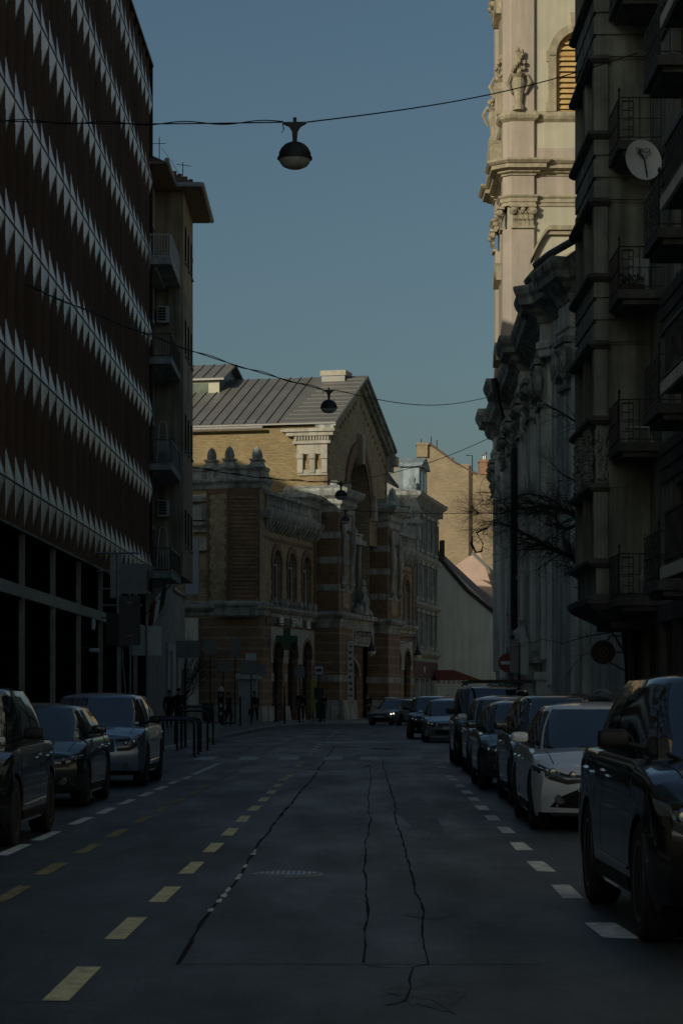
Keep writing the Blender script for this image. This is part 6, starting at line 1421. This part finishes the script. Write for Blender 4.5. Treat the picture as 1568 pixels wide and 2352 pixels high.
    p_, n_ = proj((0, N_-.12), 'f'); g = MB(); g.lathe([(0,-.02),(.045,-.018),(.055,0)], tuple(p_), 16, 'y'); g.build('badge', m_chrome, t, True)
    p_, n_ = proj((0, .46), 'f'); g = MB(); g.box(-.26,.26,p_.y-.025,p_.y+.01,.42,.53); g.build('number_plate', m_plate, t)
    # doors, handles, sills, seams
    for sd_, ax in ((1,'x'), (-1,'l')):
        for yv in (s['ws']+.12, yB+.02, min(yC+.12, yw[1]-ra*.6)):
            strip('door_seam', m_black, [(yv-.006,s['gc']+.12),(yv-.006,.6),(yv-.006,s['belt']-.07)], [(yv+.006,s['gc']+.12),(yv+.006,.6),(yv+.006,s['belt']-.07)], ax, .003, 1)
        for yv in (yB-.22, yC-.08): strip('door_handle', pt, [(yv,s['belt']-.17),(yv+.18,s['belt']-.16)], [(yv,s['belt']-.13),(yv+.18,s['belt']-.12)], ax, .035, 4)
        strip('sill_trim', m_trimb if kind not in ('suv',) else m_trimb, [(yw[0]+ra+.05,s['gc']+.03),(yw[1]-ra-.05,s['gc']+.03)], [(yw[0]+ra+.05,s['gc']+.13),(yw[1]-ra-.05,s['gc']+.13)], ax, .014, 4, 10)
        if kind in ('suv','suv_s'): strip('sill_chrome', m_chrome, [(yw[0]+ra+.08,s['gc']+.17),(yw[1]-ra-.08,s['gc']+.19)], [(yw[0]+ra+.08,s['gc']+.195),(yw[1]-ra-.08,s['gc']+.215)], ax, .012, 2, 10)
        q = patch('window_trim', m_chrome if kind in ('suv','saloon') else m_trimb, th_at(ya+.08, sd_), th_at(yb_-.1, sd_), .05, .085, .01, 20, 1)
        # mirror
        mx = sd_*(hw0*.93); my = s['ws']+.42; mz = s['belt']+.1; g = MB()
        sp_ = lambda q: math.copysign(abs(q)**.6, q); g.grid(lambda u, v: (mx+sd_*(.12+.1*sp_(math.cos(math.pi*(v-.5)))*sp_(math.cos(2*math.pi*u))), my+.05*sp_(math.cos(math.pi*(v-.5)))*sp_(math.sin(2*math.pi*u)), mz+.062*sp_(math.sin(math.pi*(v-.5)))), 20, 10); mr = g.build('mirror', pt if face != 'tall' else m_trimb, t, True)
        g = MB(); g.tube([(sd_*hw0*.84,my+.02,mz-.06),(mx+sd_*.06,my+.02,mz-.03)], .025); g.build('mirror_arm', m_trimb, mr)
        g = MB(); g.box(*sorted((mx+sd_*.05, mx+sd_*.21)), my+.055, my+.068, mz-.05, mz+.05); g.build('mirror_glass', m_cglass, mr)
    strip('bonnet_seam', m_black, [(-hw0*.74,.4),(-hw0*.8,s['ws']-.05)], [(-hw0*.73,.4),(-hw0*.79,s['ws']-.05)], 't', .003, 1, 6); strip('bonnet_seam', m_black, [(hw0*.73,.4),(hw0*.79,s['ws']-.05)], [(hw0*.74,.4),(hw0*.8,s['ws']-.05)], 't', .003, 1, 6)
    g = MB()
    for sd_ in (-.35, .25): p0 = out(R(-90)+sd_*.9, .03, .02); p1 = out(R(-90)+sd_*.9-.28, .13, .02); g.tube([p0, p1], .012, 5)
    g.build('wiper', m_black, t)
    # underbody and wheels
    g = MB(); g.box(-hw0*.74, hw0*.74, .35, L_-.35, .19, .62); g.build('underbody', m_black, t)
    wt = None
    for sx in (-1, 1):
        for yv in yw:
            wx = sx*(hw0-.115)
            if wt is None:
                g = MB(); g.lathe([(R_*.66,-.10),(R_*.9,-.11),(R_*.985,-.09),(R_,-.05),(R_,.05),(R_*.985,.09),(R_*.9,.11),(R_*.66,.10)], n=36, ax='x'); wt = g.build('wheel', m_rubber, t, True)
                g = MB(); g.lathe([(R_*.6,.06),(R_*.62,.1),(R_*.68,.105),(R_*.68,.09)], n=28, ax='x'); g.lathe([(0,.085),(R_*.14,.085),(R_*.17,.05)], n=14, ax='x')
                for k in range(5):
                    a = 2*math.pi*k/5
                    for da in (-.13, .13):
                        c0, c1 = a+da*.9, a+da*1.6; v = []
                        for rr, an, hx in ((R_*.12,c0,.075),(R_*.64,c1,.095)):
                            for dd in (-.028, .028): v += [(hx, rr*math.cos(an)-dd*math.sin(an), rr*math.sin(an)+dd*math.cos(an)), (hx-.03, rr*math.cos(an)-dd*math.sin(an), rr*math.sin(an)+dd*math.cos(an))]
                        g.add(v, [(0,2,6,4),(1,5,7,3),(0,4,5,1),(2,3,7,6)])
                g.build('rim', m_rim, wt, True); g = MB(); g.lathe([(0,.02),(R_*.64,.02)], n=20, ax='x'); g.build('brake_disc', m_trimb, wt); o = wt
            else: o = clone(wt, t)
            o.location = (wx, yv, R_); o.rotation_euler = (random.random()*3, 0, 0) if sx > 0 else (random.random()*3, 0, math.pi)
    if rails:
        for sd_ in (-1, 1):
            g = MB(); pts = [(sd_*hw0*.66, lerp(yr0, yr1, q), zr+.075+.035*math.sin(math.pi*q)**.3) for q in [0,.06]+[.1+.08*k for k in range(11)]+[.96,1]]; g.tube(pts, .02, 6); g.build('roof_rail', m_trimb if rails == 1 else m_chrome, t)
    c = MB(); c.box(.12*hw0, .3*hw0, s['ws']+.25, s['ws']+.26, s['hood']+.02, s['hood']+.06) if 0 else None
    g = MB(); pp = [out(R(-90)+a, v, .014) for a, v in ((.55,.12),(.75,.12),(.72,.2),(.55,.2))]; g.poly(*pp); g.build('windscreen_sticker', MATS['stop_white'], t)
    return t
W_ = 'windscreen'
pb = paint('black_metallic_paint', (.004,.0045,.006), .1, .2); pw = paint('pearl_white_paint', (.66,.72,.8), .05); ps_ = paint('silver_paint', (.42,.45,.48), .5); pdg = paint('dark_grey_paint', (.045,.048,.052)); pbl = paint('dark_blue_grey_paint', (.06,.075,.1)); pgr = paint('dark_green_paint', (.014,.03,.03)); pcr = paint('blue_silver_paint', (.22,.3,.44), .5); prd = paint('dark_brown_red_paint', (.03,.018,.016)); pfd = paint('mid_grey_paint', (.26,.28,.28), .4)
RS = R(-.53)
car('parked_suv', 'big glossy black off-road car parked nearest on the right, cut by the frame', 2.71, 13.5, 'suv', pb, R(.5), face='tall', H=1.645, L=4.75, wb=2.72, fo=.98, belt=1.10, hood=1.07)
car('parked_car', 'pearl white hatchback with slim lamps parked behind the nearest black car on the right', 2.98, 26.1, 'saloon', pw, RS, face='wedge')
car('parked_estate', 'dark estate car with roof rails right behind the white hatchback', 3.16, 32.0, 'estate', pdg, RS, rails=2, H=1.53, belt=.98)
car('parked_car', 'dark blue grey hatchback parked between the dark estate and the small white car', 3.05, 38.2, 'hatch', pbl, RS, H=1.44)
car('parked_small_car', 'small boxy white city car in the right hand row', 3.22, 45.7, 'small', pw, RS, face='plain')
vn = car('parked_van', 'tall dark van like car with a long roof rack parked on the right', 3.36, 51.7, 'van', pb, RS, face='tall', rails=1)
q = thing('roof_rack_load', 'long flat ladder rack lying on top of the dark van', 'roof rack', (3.42, 52.6, 1.79)); g = MB()
for x in (-.55, .55): g.box(x-.03, x+.03, -.3, 3.9, .0, .05)
for k in range(7): g.box(-.65, .65, -.2+k*.6, -.14+k*.6, .02, .06)
g.build('frame', m_dkmetal, q); g = MB(); g.box(-.68, .68, -.5, -.3, 0, .07); g.build('front_bar', m_trimb, q)
car('parked_saloon', 'silver saloon with wide chrome grille beyond the crossing on the right', 3.62, 80.2, 'saloon', ps_, RS, H=1.46)
car('parked_suv', 'dark brown off-road car with roof rails farthest in the right hand row', 3.32, 87.5, 'suv_s', prd, RS, face='tall', rails=2)
car('driving_estate', 'grey estate car with a lit headlamp turning at the far junction', 2.05, 131.0, 'estate', pfd, R(-24), group='cars on the junction', rails=2, lit=True)
car('parked_suv', 'glossy black crossover parked nearest on the left, cut by the frame', -4.1, 22.9, 'suv_s', pb, RS, face='tall', H=1.6)
car('parked_car', 'old dark green hatchback parked between two taller cars on the left', -4.27, 31.8, 'hatch', pgr, RS, H=1.4)
car('parked_suv', 'silver blue off-road car with large headlamps parked third on the left', -4.18, 39.5, 'suv', pcr, RS, face='tall', H=1.56, hood=1.0, nose=.84, belt=1.0)
# ------------------------------------------------------------------ people
m_skin = mat('skin', (.32,.2,.14), .6, 0, 0); m_coat = mat('dark_coat', (.012,.012,.014), .9, 0, .2, 8); m_jeans = mat('dark_trousers', (.014,.017,.024), .9, 0, .2, 8); m_hair = mat('dark_hair', (.02,.014,.01), .8, 0, .2, 20); m_shoe = mat('shoe', (.02,.02,.02), .5); m_brown_coat = mat('brown_coat', (.06,.035,.025), .9, 0, .2, 8); m_pshoe = mat('pale_shoe', (.5,.5,.48), .6)
def skin(name, verts, edges, m, parent, root=0, sub=1):
    me = bpy.data.meshes.new(name); me.from_pydata([v[:3] for v in verts], edges, []); o = bpy.data.objects.new(name, me); COL.objects.link(o)
    mo = o.modifiers.new('s', 'SKIN'); mo.use_smooth_shade = True
    for i, v in enumerate(verts): r = v[3]; me.skin_vertices[0].data[i].radius = (r, r if len(v) < 5 else v[4]); me.skin_vertices[0].data[i].use_root = (i == root)
    o.modifiers.new('d', 'SUBSURF').levels = sub; o.modifiers['d'].render_levels = sub
    bpy.context.view_layer.update(); dg = bpy.context.evaluated_depsgraph_get(); m2 = bpy.data.meshes.new_from_object(o.evaluated_get(dg)); bpy.data.objects.remove(o)
    m2.materials.clear(); m2.materials.append(m); m2.polygons.foreach_set('use_smooth', [True]*len(m2.polygons)); o = bpy.data.objects.new(name, m2); COL.objects.link(o); o.parent = parent; return o
def person(label, px, Y, rz=0, walk=.18, coat=m_coat, legs=m_jeans, long=False, bag=False, h=1.74, z0=.12, group='pedestrians on the corner', X=None, shoe=m_shoe, hood=False):
    x = (px-CX)*Y/F if X is None else X; t = thing('person', label, 'person', (x, Y, z0), rz, group); t.scale = (h/1.74,)*3; w = walk
    V, E = [], []
    def ch(start, pts):
        p = start
        for q in pts: V.append(q); E.append((p, len(V)-1)) if p is not None else None; p = len(V)-1
        return p
    ch(None, [(0,0,.95,.13,.11)]); tor = ch(0, [(0,0,1.15,.13,.1),(0,.0,1.33,.16,.11),(0,0,1.44,.09)]); nk = ch(tor, [(0,-.01,1.52,.055)])
    hd = ch(nk, [(0,-.02,1.60,.075,.09),(0,-.02,1.68,.08,.095),(0,-.0,1.74,.05)]); ch(hd-1, [(0,-.13,1.645,.014)]); 
    for s_ in (-1, 1):
        ph = w*s_; ch(0, [(s_*.1,0,.9,.09),(s_*.1,-ph*.6,.5,.06),(s_*.1,-ph*.6+(.12*max(0,-s_*w/.18) if w else 0),.1,.04),(s_*.1,-ph*.6-.1,.04,.035),(s_*.105,-ph*.6-.17,.03,.03)])
        hn = ch(tor-1, [(s_*.19,0,1.38,.055),(s_*.235,ph*.4+.02,1.1,.042),(s_*.24,ph*.9-.07,.86,.03),(s_*.24,ph*.95-.09,.79,.032,.02)])
        for k in range(4): ch(hn, [(s_*(.232+.0), ph-.13+.022*k, .735, .009),(s_*.225, ph-.135+.022*k, .70-.008*abs(k-1.5), .007)])
        ch(hn-1, [(s_*.22, ph-.14, .80, .009),(s_*.215, ph-.155, .765, .008)])
    body = skin('body', V, E, m_skin, t)
    # clothes
    V, E = [], []; ch(None, [(0,0,.93,.16,.13)]); a = ch(0, [(0,0,1.1,.15,.125),(0,0,1.32,.185,.135),(0,0,1.45,.11)])
    if long: ch(0, [(0,0,.72,.19,.15),(0,.0,.5,.2,.16)])
    for s_ in (-1, 1): ph = w*s_; ch(a-1, [(s_*.19,0,1.38,.08),(s_*.24,ph*.4+.02,1.1,.065),(s_*.245,ph*.9-.06,.87,.05)])
    skin('jacket', V, E, coat, t)
    V, E = [], []; ch(None, [(0,0,.98,.14,.12)])
    for s_ in (-1, 1): ph = w*s_; ch(0, [(s_*.1,0,.86,.11),(s_*.1,-ph*.6,.5,.08),(s_*.1,-ph*.6+(.12*max(0,-s_*w/.18) if w else 0),.12,.06)])
    skin('trousers', V, E, legs, t)
    for s_ in (-1, 1): ph = w*s_; g = MB(); yy = -ph*.6; g.grid(lambda u, v: (s_*.105+.05*math.cos(6.283*u)*math.sin(math.pi*v), yy-.06-.14*math.cos(math.pi*v), max(0,.045+.05*math.sin(6.283*u)*math.sin(math.pi*v))), 10, 6); g.build('shoe', shoe, t, True)
    g = MB(); g.grid(lambda u, v: (.092*math.cos(6.283*u)*math.sin(math.pi*.62*v+.01), .012+.112*math.sin(6.283*u)*math.sin(math.pi*.62*v+.01)+(.02 if math.sin(6.283*u) > 0 else 0), 1.672+.1*math.cos(math.pi*.62*v)), 14, 6); g.build('hair', m_hair if not hood else coat, t, True)
    if bag: g = MB(); g.frus(-.34,-.26,-.18,.14,.45,.75,.01); bg_ = g.build('bag', m_brown_coat, t); g = MB(); g.tube([(-.3,-.12,.75),(-.27,-.1,.86),(-.3,.08,.75)], .012); g.build('strap', m_trimb, bg_)
    return t
person('left one of two people in long dark coats walking away past the doorway', 389, 112, R(180), .12, long=True, h=1.72)
person('taller person in a long dark coat walking away right of a companion', 411, 110.5, R(175), .12, long=True, h=1.8, hood=True)
person('person in dark brown carrying a bag behind the black bollard', 526, 128, R(60), .15, coat=m_brown_coat, bag=True, h=1.68)
person('person in a dark jacket and pale shoes walking before the white kiosk', 585, 135, R(30), .2, shoe=m_pshoe, h=1.72, bag=True)
person('man in an open dark coat walking towards the street in front of the arches', 691, 136.2, R(5), .2, h=1.83, long=False)
person('person in black standing still behind the bus stop post', 740, 140.5, R(20), .04, h=1.75)
person('person in dark clothes waiting at the market portal left of the grey car', 844, 150, R(-20), .04, h=1.7)
# ------------------------------------------------------------------ every far-apart piece of a part becomes a part of its own
import numpy as np
def split_pieces(o, most=90):
    me = o.data; nv = len(me.vertices)
    if me.users > 1 or nv == 0 or nv > 60000: return
    co = np.empty(nv*3, dtype=np.float32); me.vertices.foreach_get('co', co); co = co.reshape(nv, 3)
    ed = np.empty(len(me.edges)*2, dtype=np.int32); me.edges.foreach_get('vertices', ed); ed = ed.reshape(-1, 2)
    par = list(range(nv))
    def find(a):
        while par[a] != a: par[a] = par[par[a]]; a = par[a]
        return a
    for a, b_ in ed.tolist():
        a, b_ = find(a), find(b_)
        if a != b_: par[max(a, b_)] = min(a, b_)
    root = np.array([find(i) for i in range(nv)]); ids, isl = np.unique(root, return_inverse=True); k = len(ids)
    if k < 2 or k > 800: return
    lo = np.full((k, 3), np.inf); hi = np.full((k, 3), -np.inf); np.minimum.at(lo, isl, co); np.maximum.at(hi, isl, co); size = (hi-lo).max(axis=1)
    gap = np.maximum(0, np.maximum(lo[:, None]-hi[None], lo[None]-hi[:, None])); near = np.sqrt((gap**2).sum(axis=2)) <= np.maximum(.02, .5*np.maximum(size[:, None], size[None]))
    lab = -np.ones(k, int); n = 0
    for i in range(k):
        if lab[i] >= 0: continue
        st = [i]; lab[i] = n
        while st:
            for j in np.nonzero(near[st.pop()] & (lab < 0))[0]: lab[j] = n; st.append(int(j))
        n += 1
    if n < 2 or n > most: return
    piece = lab[isl]; polys = [(tuple(q.vertices), q.material_index, q.use_smooth) for q in me.polygons]
    for p_ in range(n):
        vi = np.nonzero(piece == p_)[0]; mp = {int(v): i for i, v in enumerate(vi)}; sel = [q for q in polys if piece[q[0][0]] == p_]
        if not sel: continue
        m2 = bpy.data.meshes.new(me.name); m2.from_pydata([tuple(map(float, co[v])) for v in vi], [], [tuple(mp[v] for v in q[0]) for q in sel])
        for mt in me.materials: m2.materials.append(mt)
        m2.polygons.foreach_set('material_index', [q[1] for q in sel]); m2.polygons.foreach_set('use_smooth', [q[2] for q in sel]); m2.update()
        if p_ == 0: o.data = m2; first = o
        else:
            c = o.copy(); c.data = m2; COL.objects.link(c)
SKIP = {'body', 'crown', 'foliage', 'lettering', 'shop_lettering', 'wire', 'hair', 'shoe', 'curtain', 'core_wall', 'stud', 'rim', 'lens', 'figure', 'cladding_row', 'trunk', 'hanging_branch'}
for o in [x for x in SC.objects if x.type == 'MESH' and x.parent and x.name.split('.')[0] not in SKIP and not x.children]: split_pieces(o)
